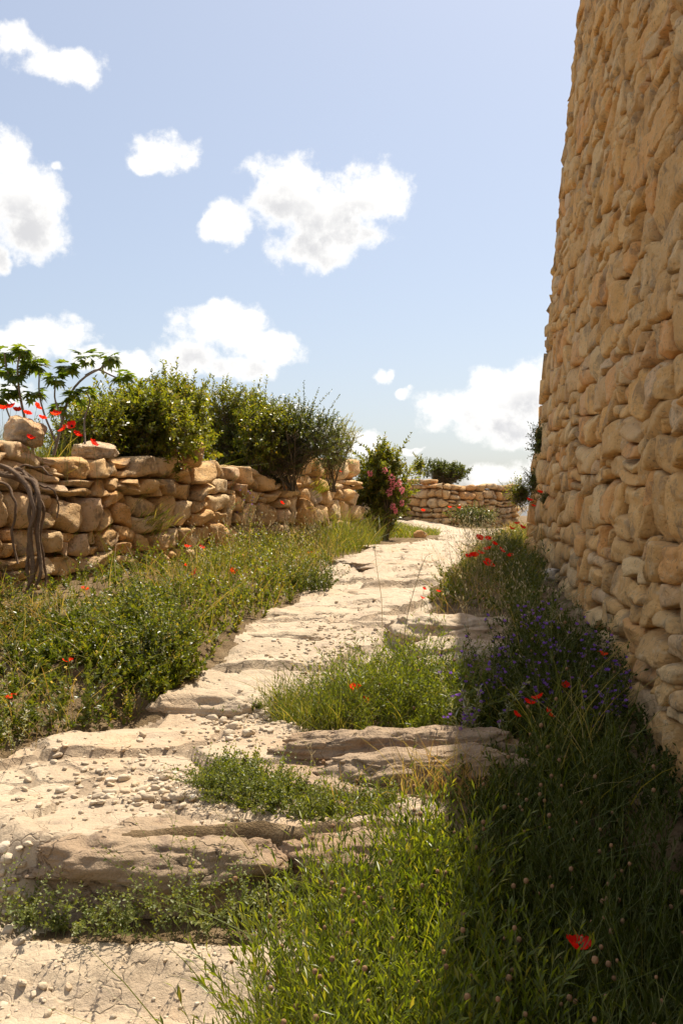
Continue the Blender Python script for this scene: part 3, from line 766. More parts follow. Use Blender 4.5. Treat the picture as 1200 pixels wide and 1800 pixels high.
# loose stones: countable ones, then fine gravel
templ = []
for q in range(7):
    W, Q = rock_verts(5, (1, .8, .62), 3.4, .2, 300 + q, 0, 1.3); g = Geo(); g.add(W, quads=Q); templ.append(g.mesh('loose_stone', M_PEB))
def loose(px, py, s, grp, lb):
    p = at(px, py); o = bpy.data.objects.new('loose_stone', random.choice(templ)); COL.objects.link(o)
    o.location = (p[0], p[1], hz(p[0], p[1]) + s * .16); o.scale = (s, s * random.uniform(.7, 1.1), s * random.uniform(.6, 1.0))
    o.rotation_euler = (random.uniform(-.25, .25), random.uniform(-.25, .25), random.uniform(0, 6.28))
    tag(o, lb, 'stone', grp)
for (px, py) in [(14, 1600), (30, 1592), (47, 1612), (24, 1622), (40, 1640), (62, 1636), (20, 1575), (8, 1590), (66, 1622), (34, 1660), (10, 1612), (52, 1600), (44, 1580), (16, 1640)]:
    loose(px, py, random.uniform(.016, .028), 'rounded stones heaped at the ledge end', 'rounded pale stone in the heap below the end of the ledge')
for (px, py) in [(8, 1500), (20, 1508), (36, 1496), (50, 1515), (14, 1528), (40, 1532), (6, 1545), (28, 1545)]:
    loose(px, py, random.uniform(.018, .032), 'broken stones beside the ledge', 'flat broken stone in the gap beside the ledge')
for (px, py) in [(595, 1312)]:
    loose(px, py, .05, None, 'single white stone resting on the grooved rock')
for _ in range(55):
    px = random.gauss(300, 70); py = random.gauss(1398, 14)
    loose(px, py, random.uniform(.014, .034), 'pebbles strewn across the lower path', 'small pale pebble strewn on the path below the creeping plant')
for _ in range(48):
    px = random.gauss(430, 40); py = random.gauss(1265, 15)
    loose(px, py, random.uniform(.014, .034), 'pebbles under the middle step', 'small pale pebble lying below the middle step')
for _ in range(45):
    px = random.uniform(20, 330); py = random.uniform(1290, 1420)
    loose(px, py, random.uniform(.010, .024), 'pebbles on the left of the lower path', 'scattered small pebble on bare rock at the left of the path')
for (px, py) in [(40, 1735), (75, 1742), (85, 1785), (5, 1770), (120, 1738), (60, 1750)]:
    loose(px, py, random.uniform(.012, .022), 'pebbles on the bottom tier', 'small pebble alone on the pale bottom tier')
gv = Geo(); TV, TQ = rounded(2, 3.2)
def gravel(n, fx, fy, smin, smax):
    c = np.array([at(fx(), fy()) for _ in range(max(12, n // 8))])
    p = c[rng.integers(0, len(c), n)] + rng.normal(0, 1, (n, 2)) * np.array([.09, .12])
    p = p[path_e(p[:, 0], p[:, 1]) > -.08]; n = len(p); z = Hq(p[:, 0], p[:, 1])
    s = rng.uniform(smin, smax, n) * rng.choice((.7, 1, 1, 1.3), n); a = rng.uniform(0, 6.28, n)
    W = TV[None] * np.stack([np.ones(n), rng.uniform(.6, .9, n), rng.uniform(.45, .7, n)], -1)[:, None, :] * (1 + .16 * rng.normal(size=(n, len(TV), 1))) * s[:, None, None]
    ca, sa = np.cos(a)[:, None], np.sin(a)[:, None]
    W = np.stack([W[..., 0] * ca - W[..., 1] * sa, W[..., 0] * sa + W[..., 1] * ca, W[..., 2]], -1) + np.column_stack([p, z + s * .12])[:, None, :]
    gv.add(W.reshape(-1, 3), quads=(TQ[None] + (np.arange(n) * len(TV))[:, None, None]).reshape(-1, 4))
gravel(300, lambda: random.gauss(300, 90), lambda: random.gauss(1395, 20), .006, .013)
gravel(420, lambda: random.gauss(440, 50), lambda: random.gauss(1270, 22), .006, .013)
gravel(330, lambda: random.gauss(570, 60), lambda: random.gauss(1160, 28), .007, .014)
gravel(160, lambda: random.uniform(0, 420), lambda: random.uniform(1290, 1430), .005, .010)
gravel(120, lambda: random.uniform(0, 330), lambda: random.uniform(1650, 1800), .004, .008)
gravel(90, lambda: random.uniform(560, 760), lambda: random.uniform(990, 1120), .007, .013)
tag(gv.obj('gravel', M_PEB), 'fine pale gravel scattered over the worn path', 'gravel', kind='stuff')

# ------------------------------------------------------------------ plants: vectorised builders
def curves(base, d0, L, bend, K):
    t = np.linspace(0, 1, K)[None, :, None]
    return base[:, None, :] + L[:, None, None] * (d0[:, None, :] * t + bend[:, None, :] * t ** 2)
def tangents(P): return norm(np.gradient(P, axis=1))

def tubes(g, P, r0, r1, sides=3, mat=0):
    N, K, _ = P.shape; T = tangents(P)
    ref = np.where(np.abs(T[..., 2:3]) > .9, np.array([1., 0, 0]), np.array([0, 0, 1.]))
    A = norm(np.cross(T, ref)); B = np.cross(T, A)
    r = np.asarray(r0).reshape(-1, 1) * np.linspace(1, 0, K)[None, :] + np.asarray(r1).reshape(-1, 1) * np.linspace(0, 1, K)[None, :]
    r = np.broadcast_to(r, (N, K))
    an = np.arange(sides) / sides * 2 * math.pi
    V = P[:, :, None, :] + r[:, :, None, None] * (A[:, :, None, :] * np.cos(an)[None, None, :, None] + B[:, :, None, :] * np.sin(an)[None, None, :, None])
    idx = np.arange(N * K * sides).reshape(N, K, sides)
    a = idx[:, :-1, :]; b = np.roll(idx, -1, 2)[:, :-1, :]; c = np.roll(idx, -1, 2)[:, 1:, :]; d = idx[:, 1:, :]
    g.add(V.reshape(-1, 3), quads=np.stack([a, b, c, d], -1).reshape(-1, 4), mat=mat)

def blades(g, base, d0, L, bend, w, K=4, mat=0):
    P = curves(base, d0, L, bend, K); N = len(base)
    side = norm(np.cross(d0 + bend * .5 + 1e-3, rng.normal(size=(N, 3))))
    ww = np.array([.7, 1.0, .75, 0.0] if K == 4 else [.7, 1, .9, .6, 0])[None, :, None] * np.asarray(w).reshape(-1, 1, 1)
    A = P - side[:, None, :] * ww; B = P + side[:, None, :] * ww
    V = np.concatenate([A[:, :-1], B[:, :-1], P[:, -1:]], 1); m = 2 * (K - 1) + 1
    off = (np.arange(N) * m)[:, None]
    q = []
    for k in range(K - 2): q.append(np.concatenate([off + k, off + K - 1 + k, off + K + k, off + k + 1], 1))
    t = np.concatenate([off + K - 2, off + 2 * (K - 1) - 1, off + 2 * (K - 1)], 1)
    g.add(V.reshape(-1, 3), quads=np.concatenate(q), tris=t, mat=mat)
    return P

def leaf_faces(g, p, d, nrm, L, W, mat=0, fold=.25, shape=.45, simple=False):
    """folded lance-shaped leaves: 5 vertices, 4 triangles each"""
    L = np.asarray(L).reshape(-1, 1); W = np.asarray(W).reshape(-1, 1)
    s = norm(np.cross(d, nrm)); up = np.cross(s, d)
    c = p + d * L * shape; a = c - s * W + up * W * fold * 2; b = c + s * W + up * W * fold * 2; e = p + d * L - up * L * .08
    if simple:            # far leaves: one bent quad
        g.add(np.stack([p, b, e, a], 1).reshape(-1, 3), quads=np.arange(len(p) * 4).reshape(-1, 4), mat=mat); return
    V = np.stack([p, a, c, b, e], 1); off = (np.arange(len(p)) * 5)[:, None]
    T = np.concatenate([off + np.array([[0, 2, 1]]), off + np.array([[0, 3, 2]]), off + np.array([[1, 2, 4]]), off + np.array([[2, 3, 4]])])
    g.add(V.reshape(-1, 3), tris=T, mat=mat)

def leaves_on(g, P, n, t0, t1, L, W, ang=(.5, 1.1), mat=0, up=.15, taper=.3, simple=False):
    N, K, _ = P.shape; T = tangents(P)
    t = np.clip(np.linspace(t0, t1, n)[None, :] + rng.uniform(-.03, .03, (N, n)), 0, .999) * (K - 1)
    i = t.astype(int); i = np.minimum(i, K - 2); f = (t - i)[..., None]; ar = np.arange(N)[:, None]
    p = P[ar, i] * (1 - f) + P[ar, i + 1] * f; tg = norm(T[ar, i] * (1 - f) + T[ar, i + 1] * f)
    az = GA * np.arange(n)[None, :] + rng.uniform(0, 6.28, (N, 1)) + rng.uniform(-.5, .5, (N, n))
    ref = np.where(np.abs(tg[..., 2:3]) > .9, np.array([1., 0, 0]), np.array([0, 0, 1.]))
    A = norm(np.cross(tg, ref)); B = np.cross(tg, A)
    rad = A * np.cos(az)[..., None] + B * np.sin(az)[..., None]
    an = rng.uniform(*ang, (N, n))[..., None]
    d = norm(tg * np.cos(an) + rad * np.sin(an) + np.array([0, 0, up])); nm = norm(tg * np.sin(an) - rad * np.cos(an) + rng.normal(0, .3, (N, n, 3)))
    sz = (1 - taper * np.linspace(0, 1, n)[None, :]) * rng.uniform(.7, 1.25, (N, n))
    leaf_faces(g, p.reshape(-1, 3), d.reshape(-1, 3), nm.reshape(-1, 3), (sz * L).ravel(), (sz * W).ravel(), mat, simple=simple)

def rdir(N, lean=.4, bias=(0, 0, 0)):
    v = rng.normal(0, 1, (N, 3)) * lean; v[:, 2] = 1; return norm(v + np.asarray(bias))

def inpoly(x, y, poly):
    c = np.zeros(x.shape, bool); j = len(poly) - 1
    for i in range(len(poly)):
        xi, yi = poly[i]; xj, yj = poly[j]
        c ^= ((yi > y) != (yj > y)) & (x < (xj - xi) * (y - yi) / (yj - yi + 1e-12) + xi); j = i
    return c

def scatter(poly, n, keep_path=True, dens=None, near=0.0, margin=.0, dseed=77):
    poly = np.asarray(poly, float); lo = poly.min(0); hi = poly.max(0); out = []; tot = 0; it = 0
    while tot < n and it < 60:
        q = rng.uniform(lo, hi, (n * 2, 2)); it += 1
        m = inpoly(q[:, 0], q[:, 1], poly)
        if not keep_path: m &= path_e(q[:, 0], q[:, 1]) < margin
        if near: m &= rng.random(len(q)) < (poly[:, 1].min() / q[:, 1]) ** near
        if dens is not None: m &= rng.random(len(q)) < ss(-.05, .3, n2(q[:, 0], q[:, 1], dens, 2, dseed))
        out.append(q[m]); tot += m.sum()
    q = np.concatenate(out)[:n]
    return np.column_stack([q, Hq(q[:, 0], q[:, 1]) - 0.01])

def pxpoly(pts): return [at(*p) for p in pts]

def forbs(leaf_g, stem_g, base, h, n_leaf, L, W, lean=.35, bend=.25, side=2, ang=(.5, 1.1), r=.0018, t0=.12, mound=True):
    """upright leafy stems with a few side shoots"""
    N = len(base); hh = rng.uniform(*h, N) * ((.55 + .85 * ss(-.35, .45, n2(base[:, 0], base[:, 1], 2.3, 2, 91))) if mound else 1.0); d0 = rdir(N, lean); bd = rng.normal(0, bend, (N, 3)); bd[:, 2] = -.05
    P = curves(base, d0, hh, bd, 5); tubes(stem_g, P, r, r * .5, 3)
    leaves_on(leaf_g, P, n_leaf, t0, .98, L, W, ang)
    tips = [P[:, -1]]
    for k in range(side):
        i = rng.integers(1, 4, N); b2 = P[np.arange(N), i]; T = tangents(P)[np.arange(N), i]
        v = rng.normal(0, 1, (N, 3)); v[:, 2] *= .3; d2 = norm(T * .9 + norm(v) * .6)
        P2 = curves(b2, d2, hh * rng.uniform(.28, .5, N), np.tile([0, 0, .25], (N, 1)), 3); tubes(stem_g, P2, r * .7, r * .4, 3)
        leaves_on(leaf_g, P2, max(4, n_leaf // 2), .15, .98, L * .85, W * .85, ang); tips.append(P2[:, -1])
    return np.concatenate(tips)

def balls(g, c, r, mat=0, squash=1.15):
    V, Q = rounded(2, 2.0); N = len(c); W = V[None] * np.asarray(r).reshape(-1, 1, 1) * np.array([1, 1, squash]); W = W + c[:, None, :]
    off = (np.arange(N) * len(V))[:, None, None]; g.add(W.reshape(-1, 3), quads=(Q[None] + off).reshape(-1, 4), mat=mat)

def plant(name, label, cat, org, parts, group=None, kind=None):
    """parts: (name, Geo, material)"""
    root = empty(name, org); tag(root, label, cat, group, kind)
    for nm, g, m in parts:
        if not g.n: continue
        o = g.obj(nm, m, root, np.asarray(org, float))
        if nm in ('buds', 'blades', 'husks'): o['kind'] = 'stuff'
    return root

# --- the big fresh-green clump at the bottom
def foreground():
    polys = [('leafy_clump', 'sunlit bright green narrow-leaved clump filling the bottom of the picture', [(-.20, 1.9), (-.24, 2.6), (-.20, 3.0), (-.06, 3.32), (.16, 3.55), (.42, 3.72), (.48, 3.0), (.46, 1.9)], 520, (.36, .56)),
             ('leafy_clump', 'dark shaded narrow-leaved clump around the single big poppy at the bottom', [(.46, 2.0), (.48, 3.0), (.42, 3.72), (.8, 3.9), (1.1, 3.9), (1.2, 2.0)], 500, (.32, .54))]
    for nm, lb, poly, n, h in polys:
        b = scatter(poly, n); lg, sg, bg = Geo(), Geo(), Geo()
        tips = forbs(lg, sg, b, h, 23, .054, .0054, .22, .16, 2, (.35, .8), mound=False)
        gg = Geo(); b2 = scatter(poly, 260); bd = rng.normal(0, .4, (260, 3)); bd[:, 2] = -abs(bd[:, 2]) * .6
        blades(gg, b2, rdir(260, .3), rng.uniform(.35, .72, 260), bd, .0024 * rng.uniform(.6, 1.3, 260), 5)
        pick = tips[rng.random(len(tips)) < .09]
        st = curves(pick, rdir(len(pick), .2), rng.uniform(.02, .07, len(pick)), np.zeros((len(pick), 3)), 3); tubes(sg, st, .0012, .001, 3)
        balls(bg, st[:, -1], rng.uniform(.004, .0085, len(pick)))
        c = b.mean(0); plant(nm, lb, 'plant', c, [('foliage', lg, M_CLUMP if 'sunlit' in lb else M_BUGLEAF_SHADE), ('stems', sg, M_STEM), ('buds', bg, M_BUD), ('blades', gg, M_WEED)])  # second clump: wall shade put into the colour by a darker leaf
foreground()

# --- pale herbs under the ledge, each plant its own thing
def ledge_herbs():
    spots = [(-1.22, 3.56, .16, 'low pale herb at the left end of the ledge'), (-1.05, 3.55, .2, 'pale herb growing below the left part of the ledge'), (-.86, 3.5, .26, 'tall pale herb with whorled leaves in front of the ledge'),
             (-.72, 3.5, .3, 'tallest pale herb rising past the ledge lip'), (-.55, 3.48, .28, 'bushy pale herb at the middle of the ledge'), (-.40, 3.5, .26, 'pale herb with drooping tips at the right of the ledge'), (-.28, 3.55, .28, 'pale herb touching the bright green clump'),
             (-.16, 3.66, .25, 'pale herb half hidden behind the bright green clump')]
    for (x, y, h, lb) in spots:
        n = 17; b = np.column_stack([x + rng.normal(0, .06, n), y + rng.normal(0, .035, n), np.zeros(n)]); b[:, 2] = Hq(b[:, 0], b[:, 1]) - .01
        lg, sg = Geo(), Geo(); forbs(lg, sg, b, (h * .4, h * 1.15), 15, .019, .0070, .35, .45, 2, (.8, 1.4), .0015, .3)
        plant('ledge_herb', lb, 'herb', (x, y, hz(x, y)), [('foliage', lg, M_HERB), ('stems', sg, M_STEM)], 'pale herbs under the ledge')
ledge_herbs()

# --- mats and clumps
def clump(name, label, poly, n, h, nl, L, W, mat, cat='plant', lean=.4, bend=.3, side=2, ang=(.5, 1.1), t0=.1, keep=True, dens=None, group=None, kind=None, grass=0, gh=(.2, .4), gmat=None, gw=.002, buds=0, dseed=77, flowers=None):
    b = scatter(poly, n, keep, dens, dseed=dseed); lg, sg, gg, bg, fg = Geo(), Geo(), Geo(), Geo(), Geo()
    tips = forbs(lg, sg, b, h, nl, L, W, lean, bend, side, ang, .0016, t0)
    if buds:
        pk = tips[rng.random(len(tips)) < buds]; balls(bg, pk, rng.uniform(.004, .009, len(pk)))
    if grass:
        b2 = scatter(poly, grass, keep, dens, dseed=dseed + 1); bd = rng.normal(0, .35, (grass, 3)); bd[:, 2] = -abs(bd[:, 2]) * .5
        blades(gg, b2, rdir(grass, .3), rng.uniform(*gh, grass) * (.6 + .7 * ss(-.35, .45, n2(b2[:, 0], b2[:, 1], 2.0, 2, 93))), bd, gw * rng.uniform(.6, 1.3, grass), 5)
    if flowers:
        pk = tips[rng.random(len(tips)) < flowers[1]]; pk = np.repeat(pk, 6, 0); v = norm(rng.normal(size=pk.shape) + np.array([0, 0, .6]))
        leaf_faces(fg, pk, v, norm(rng.normal(size=pk.shape)), np.full(len(pk), .011), np.full(len(pk), .0042), shape=.65)
    c = b.mean(0)
    return plant(name, label, cat, c, [('blossoms', fg, flowers[0] if flowers else mat), ('foliage', lg, mat), ('stems', sg, M_STEM), ('blades', gg, gmat or M_GRASS), ('buds', bg, M_BUD)], group, kind)

clump('creeping_plant', 'low mat of small-leaved creeping plant spilling over the path rocks', pxpoly([(335, 1380), (370, 1412), (440, 1434), (540, 1442), (640, 1432), (720, 1415), (640, 1398), (530, 1398), (470, 1372), (400, 1350)]), 520, (.05, .17), 12, .019, .007, M_CREEP, lean=.8, bend=.5, side=2, ang=(.6, 1.4))
clump('meadow_clump', 'round sunlit green clump in the middle beside the path', pxpoly([(560, 1285), (620, 1308), (730, 1318), (835, 1318), (865, 1250), (810, 1200), (670, 1200), (590, 1235)]), 450, (.13, .29), 18, .042, .0045, M_CLUMP, grass=700, gh=(.14, .32), buds=.04)
clump('grass_tussock', 'tufted grassy fringe between the pebbles and the round green clump', pxpoly([(465, 1266), (530, 1292), (600, 1310), (620, 1240), (560, 1228), (500, 1238)]), 90, (.10, .22), 12, .035, .004, M_WEED, 'grass', grass=1100, gh=(.12, .32), gw=.0018)
for (px, py, lb) in ((358, 1250, 'small dark weed in the crack of the middle step'), (405, 1256, 'small weed growing among pebbles at the middle step'), (445, 1248, 'weed beside the pebbles below the rounded slab')):
    q = at(px, py); clump('step_weed', lb, [q + np.array(v) for v in ((-.07, -.03), (.07, -.03), (.07, .05), (-.07, .05))], 26, (.04, .10), 9, .02, .007, M_WEED, 'weed', lean=.7, group='weeds in the middle step')

# --- left bank
LB = pxpoly([(-220, 1390), (-60, 1370), (20, 1340), (95, 1300), (250, 1262), (262, 1215), (300, 1185), (330, 1150), (330, 1010), (160, 1066), (0, 1072), (-330, 1100)])
clump('bank_weeds', 'tangle of bright green leafy weeds on the left bank', LB, 800, (.05, .18), 14, .040, .0110, M_WEED, 'weeds', kind='stuff', keep=False, grass=500, gh=(.10, .28))
clump('bank_herbs', 'patches of pale small-leaved herbs among the left bank weeds', LB, 420, (.08, .24), 14, .026, .0095, M_HERB, 'herbs', kind='stuff', keep=False, dens=1.8, ang=(.7, 1.4))
clump('tall_weeds', 'taller dark broad-leaved weeds in patches on the left bank', LB, 190, (.14, .34), 16, .045, .013, M_DARKSHRUB, 'weeds', kind='stuff', keep=False, dens=1.3, dseed=201, side=1)
clump('silvery_weeds', 'silvery feathery weeds in patches on the left bank', LB, 150, (.15, .36), 20, .026, .0035, M_SILVER, 'weeds', kind='stuff', keep=False, dens=1.5, dseed=301, flowers=(M_CREAMF, .25))
clump('dry_weeds', 'brown dried weeds in patches on the left bank', LB, 170, (.15, .42), 12, .024, .004, M_DRY, 'weeds', kind='stuff', keep=False, dens=1.4, dseed=401, side=2, grass=260, gh=(.2, .45), gmat=M_DRY)
clump('yellow_weeds', 'yellow-flowered weeds scattered through the left bank', LB, 70, (.2, .4), 10, .028, .005, M_WEED, 'weeds', kind='stuff', keep=False, flowers=(M_YELLOW, .5))
q = at(285, 1185); clump('bank_bush', 'dense leafy green bush at the corner of the left bank above the middle step', [q + np.array(v) for v in ((-.75, -.22), (.10, -.3), (.2, .1), (.05, .6), (-.6, .6))], 360, (.14, .30), 18, .040, .0115, M_WEED, 'bush', lean=.55)
LG = pxpoly([(330, 1150), (380, 1135), (450, 1092), (520, 1052), (575, 1010), (600, 990), (560, 965), (420, 975), (330, 1005)])
clump('bank_grass', 'tall mixed grass and weeds between the low wall and the path', LG, 520, (.06, .22), 14, .040, .0095, M_WEED, 'grass', kind='stuff', keep=False, grass=1300, gh=(.12, .36), gw=.0022)
clump('tall_verge_weeds', 'tall leafy weeds in patches between low wall and path', LG, 130, (.15, .34), 14, .045, .012, M_SHRUB, 'weeds', kind='stuff', keep=False, dens=1.1, dseed=211)
clump('dry_verge_weeds', 'brown dried weeds between low wall and path', LG, 90, (.2, .42), 12, .024, .004, M_DRY, 'weeds', kind='stuff', keep=False, dens=1.0, dseed=431, grass=200, gh=(.2, .5), gmat=M_DRY)
q = at(545, 1040); clump('dark_weed', 'dark green leafy weed spilling onto the path edge', [q + np.array(v) for v in ((-.2, -.1), (.16, -.1), (.2, .3), (-.2, .35))], 90, (.12, .26), 14, .032, .009, M_DARKSHRUB, 'weed')
LF = pxpoly([(585, 985), (640, 968), (690, 945), (660, 935), (610, 945), (560, 955)])
clump('wall_foot_grass', 'tall fine green grass at the foot of the low wall', LF, 90, (.12, .3), 10, .04, .005, M_WEED, 'grass', kind='stuff', keep=False, grass=1800, gh=(.2, .6), gw=.003)

WF = [tuple(LW_A + LW_D * t + LW_N * o_) for t, o_ in ((-1.6, .08), (7.9, .08), (7.9, .45), (3.5, .6), (-1.6, .75))]
clump('wall_base_plants', 'leafy weeds climbing the foot of the low wall', WF, 330, (.08, .30), 13, .040, .011, M_WEED, 'weeds', kind='stuff', keep=False, grass=420, gh=(.12, .4))
for (px, py, d_, lb) in ((268, 925, 9.75, 'tuft of yellow-green grass growing out of the face of the low wall'), (560, 860, 13.9, 'small green tuft rooted high in the far part of the low wall')):
    c_ = P3(px, py, d_); t_ = (px - 600) / F; k_ = (t_ * LW_A[1] - LW_A[0]) / (LW_D[0] - t_ * LW_D[1]); q_ = LW_A + LW_D * k_ + LW_N * .02; g_ = Geo(); n_ = 130
    b_ = np.column_stack([q_[0] + rng.normal(0, .07, n_), q_[1] + rng.normal(0, .07, n_), EYE + (900 - py) / F * q_[1] + rng.normal(0, .06, n_)])
    blades(g_, b_, norm(rdir(n_, .35) + np.array([LW_N[0], LW_N[1], 0]) * .7), rng.uniform(.1, .24, n_), np.tile([0, 0, -.3], (n_, 1)), np.full(n_, .003), 4)
    tag(g_.obj('wall_tuft', M_GRASS), lb, 'grass')

def grass_stuff(name, label, polys_n, h, w, mat, lean=.25, bend=.4, keep=True, cat='grass', K=4):
    g = Geo()
    for poly, n in polys_n:
        b = scatter(poly, n, keep); bd = rng.normal(0, bend, (n, 3)); bd[:, 2] = -np.abs(bd[:, 2]) * .5
        n = len(b); blades(g, b, rdir(n, lean), rng.uniform(*h, n), bd[:n], w * rng.uniform(.6, 1.3, n), K)
    return tag(g.obj(name, mat), label, cat, kind='stuff')
grass_stuff('dry_grass', 'straw-coloured dry grass mixed into both banks', [(LB, 400), (LG, 400), (pxpoly([(760, 1090), (880, 1130), (930, 1010), (960, 960), (900, 930), (800, 1000)]), 1700), (pxpoly([(560, 1432), (640, 1425), (850, 1420), (850, 1380), (700, 1400)]), 240)], (.12, .36), .0018, M_DRY)

# --- grass and weeds between the path and the tall wall
RG = pxpoly([(690, 1098), (760, 1050), (800, 1010), (840, 975), (890, 945), (925, 935), (955, 985), (955, 1020), (905, 1090), (860, 1080), (770, 1078)])
clump('wall_side_weeds', 'sunlit green and golden grass between path and tall wall', RG, 480, (.07, .22), 14, .038, .009, M_WEED, 'grass', kind='stuff', grass=1300, gh=(.12, .32), gw=.0022, keep=False)
RW = [(1.30, 6.4), (1.48, 7.5), (1.66, 8.5), (1.86, 10.5), (1.98, 12), (1.6, 10.8), (1.42, 8.8), (1.25, 7.2)]
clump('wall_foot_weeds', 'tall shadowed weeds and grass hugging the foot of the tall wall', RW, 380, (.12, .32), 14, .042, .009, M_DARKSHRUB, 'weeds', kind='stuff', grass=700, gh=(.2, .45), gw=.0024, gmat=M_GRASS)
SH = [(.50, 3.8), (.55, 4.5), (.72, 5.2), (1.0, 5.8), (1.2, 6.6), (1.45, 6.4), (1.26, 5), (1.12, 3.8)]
clump('shade_weeds', 'dark tangle of weeds in the shadow of the tall wall', SH, 560, (.12, .32), 16, .045, .008, M_BUGLEAF_SHADE, 'weeds', kind='stuff', grass=700, gh=(.2, .45), gw=.0022, buds=.05)  # dark leaf colour deepens the wall's shadow here

clump('wall_base_weeds', 'low dark weeds along the near foot of the tall wall', [(1.05, 3.2), (1.12, 4.2), (1.22, 5.0), (1.42, 6.3), (1.62, 6.3), (1.48, 5), (1.40, 4.2), (1.32, 3.2)], 260, (.06, .20), 12, .036, .008, M_BUGLEAF_SHADE, 'weeds', kind='stuff', grass=260, gh=(.12, .3), gmat=M_WEED)

def oats(name, label, poly, n, h):
    """wild oat: straw stems with drooping husks"""
    b = scatter(poly, n); sg, hg = Geo(), Geo(); bd = rng.normal(0, .22, (n, 3)); bd[:, 2] = -.08
    P = curves(b, rdir(n, .15), rng.uniform(*h, n), bd, 7); tubes(sg, P, .0013, .0007, 3)
    m = 9
    i = rng.integers(4, 7, (n, m)); p = P[np.arange(n)[:, None], i].reshape(-1, 3); off = rng.normal(0, .02, (n * m, 3))
    d = norm(np.column_stack([rng.normal(0, .5, (n * m, 2)), -np.ones(n * m)]))
    leaf_faces(hg, p + off, d, norm(rng.normal(size=(n * m, 3))), rng.uniform(.016, .028, n * m), rng.uniform(.0022, .0036, n * m))
    c = b.mean(0); return plant(name, label, 'grass', c, [('stems', sg, M_STRAW), ('husks', hg, M_OAT)], kind='stuff')
oats('wild_oats', 'pale wild oats glowing in the sun beside the tall wall', [(1.0, 7.6), (1.45, 8.6), (1.62, 10.2), (1.75, 12), (1.4, 11.5), (1.1, 9.5), (.8, 8)], 120, (.4, .75))
oats('wild_oats', 'dull wild oats standing in the shadow of the tall wall', [(.7, 5), (1.4, 5.2), (1.6, 7.5), (1.15, 7.6), (.8, 6.5)], 45, (.4, .65))
oats('wild_oats', 'thin wild oats along the foot of the low wall', LG, 90, (.35, .6))

# --- flowers
def petal_geo(R, seed):
    r = np.random.default_rng(seed); U, Vv = 6, 5; g = Geo(); V = []
    for i in range(U + 1):
        t = i / U
        for j in range(Vv + 1):
            s = (j / Vv - .5) * 2; w = .98 * R * (t ** .6) * (1 - .28 * max(0, t - .75) * 4 * s * s)
            x = s * w * .82; y = R * t * (1 - .16 * s * s)
            z = R * (.62 * t ** 1.6 - .10 * t) + R * .10 * (s * s) * t + R * .07 * t * math.sin(s * 6 + seed) + R * .03 * r.normal() * t
            V.append((x, y * .86, z))
    Q = [(i * (Vv + 1) + j, i * (Vv + 1) + j + 1, (i + 1) * (Vv + 1) + j + 1, (i + 1) * (Vv + 1) + j) for i in range(U) for j in range(Vv)]
    g.add(np.array(V), quads=Q); return g.mesh('petal', M_POPPY)
PET = [petal_geo(1.0, q) for q in range(4)]
_g = Geo(); _V, _Q = rounded(3, 2.0); _g.add(_V * np.array([.2, .2, .24]) + np.array([0, 0, .16]), quads=_Q); POD = _g.mesh('seed_pod', M_POD)
def poppy(pos, R, label, group=None, ground=None, face=None, cup=1.0):
    pos = np.asarray(pos, float)
    root = empty('poppy', pos); tag(root, label, 'poppy', group)
    fx = face if face is not None else (random.gauss(0.1, .35), random.gauss(-.1, .35))
    rz = random.uniform(0, 6.28); sc_ = R * random.uniform(.85, 1.12)
    hd = bpy.data.objects.new('flower_head', POD); COL.objects.link(hd); hd.parent = root; hd.scale = (sc_,) * 3
    hd.rotation_euler = (Matrix.Rotation(fx[0], 3, 'Y') @ Matrix.Rotation(fx[1], 3, 'X')).to_euler()
    for q in range(4):
        o = bpy.data.objects.new('petal', PET[(q + int(rz * 3)) % 4]); COL.objects.link(o); o.parent = hd
        s = 1.0 if q % 2 == 0 else .9; o.scale = (s, s, s * random.uniform(.75, 1.2) * cup)
        o.rotation_euler = (0, 0, rz + q * math.pi / 2)
    bx = pos[0] + random.gauss(0, .06); by = pos[1] + random.gauss(0, .06)
    bz = (hz(bx, by) if ground is None else ground) - .02
    pos[2] = max(pos[2], bz + .06); root.location = pos; L = pos[2] - bz; b = np.array([[bx, by, bz]]); d = np.array([[0, 0, 1.]])
    tgt = (pos - b[0]) / max(L, .01); P = curves(b, d, np.array([L]), (tgt - d[0])[None], 8)
    g = Geo(); tubes(g, P, .0016, .0012, 4); g.obj('stem', M_STEM, root, pos)
    return root
G1 = 'poppies above the low wall'
for (px, py, d) in [(65, 716, 8.0), (20, 716, 8.2), (48, 728, 8.1), (75, 736, 8.0), (98, 730, 8.2), (127, 750, 8.1), (112, 756, 8.0), (53, 771, 7.9), (135, 765, 8.2), (163, 780, 8.4), (4, 719, 8.0), (30, 722, 8.4)]:
    poppy(P3(px, py, d), .047, 'red poppy in the grass above the left end of the low wall', G1, ground=1.8)
poppy(P3(597, 828, 14.0), .032, 'single red poppy on top of the far end of the low wall', ground=1.95)
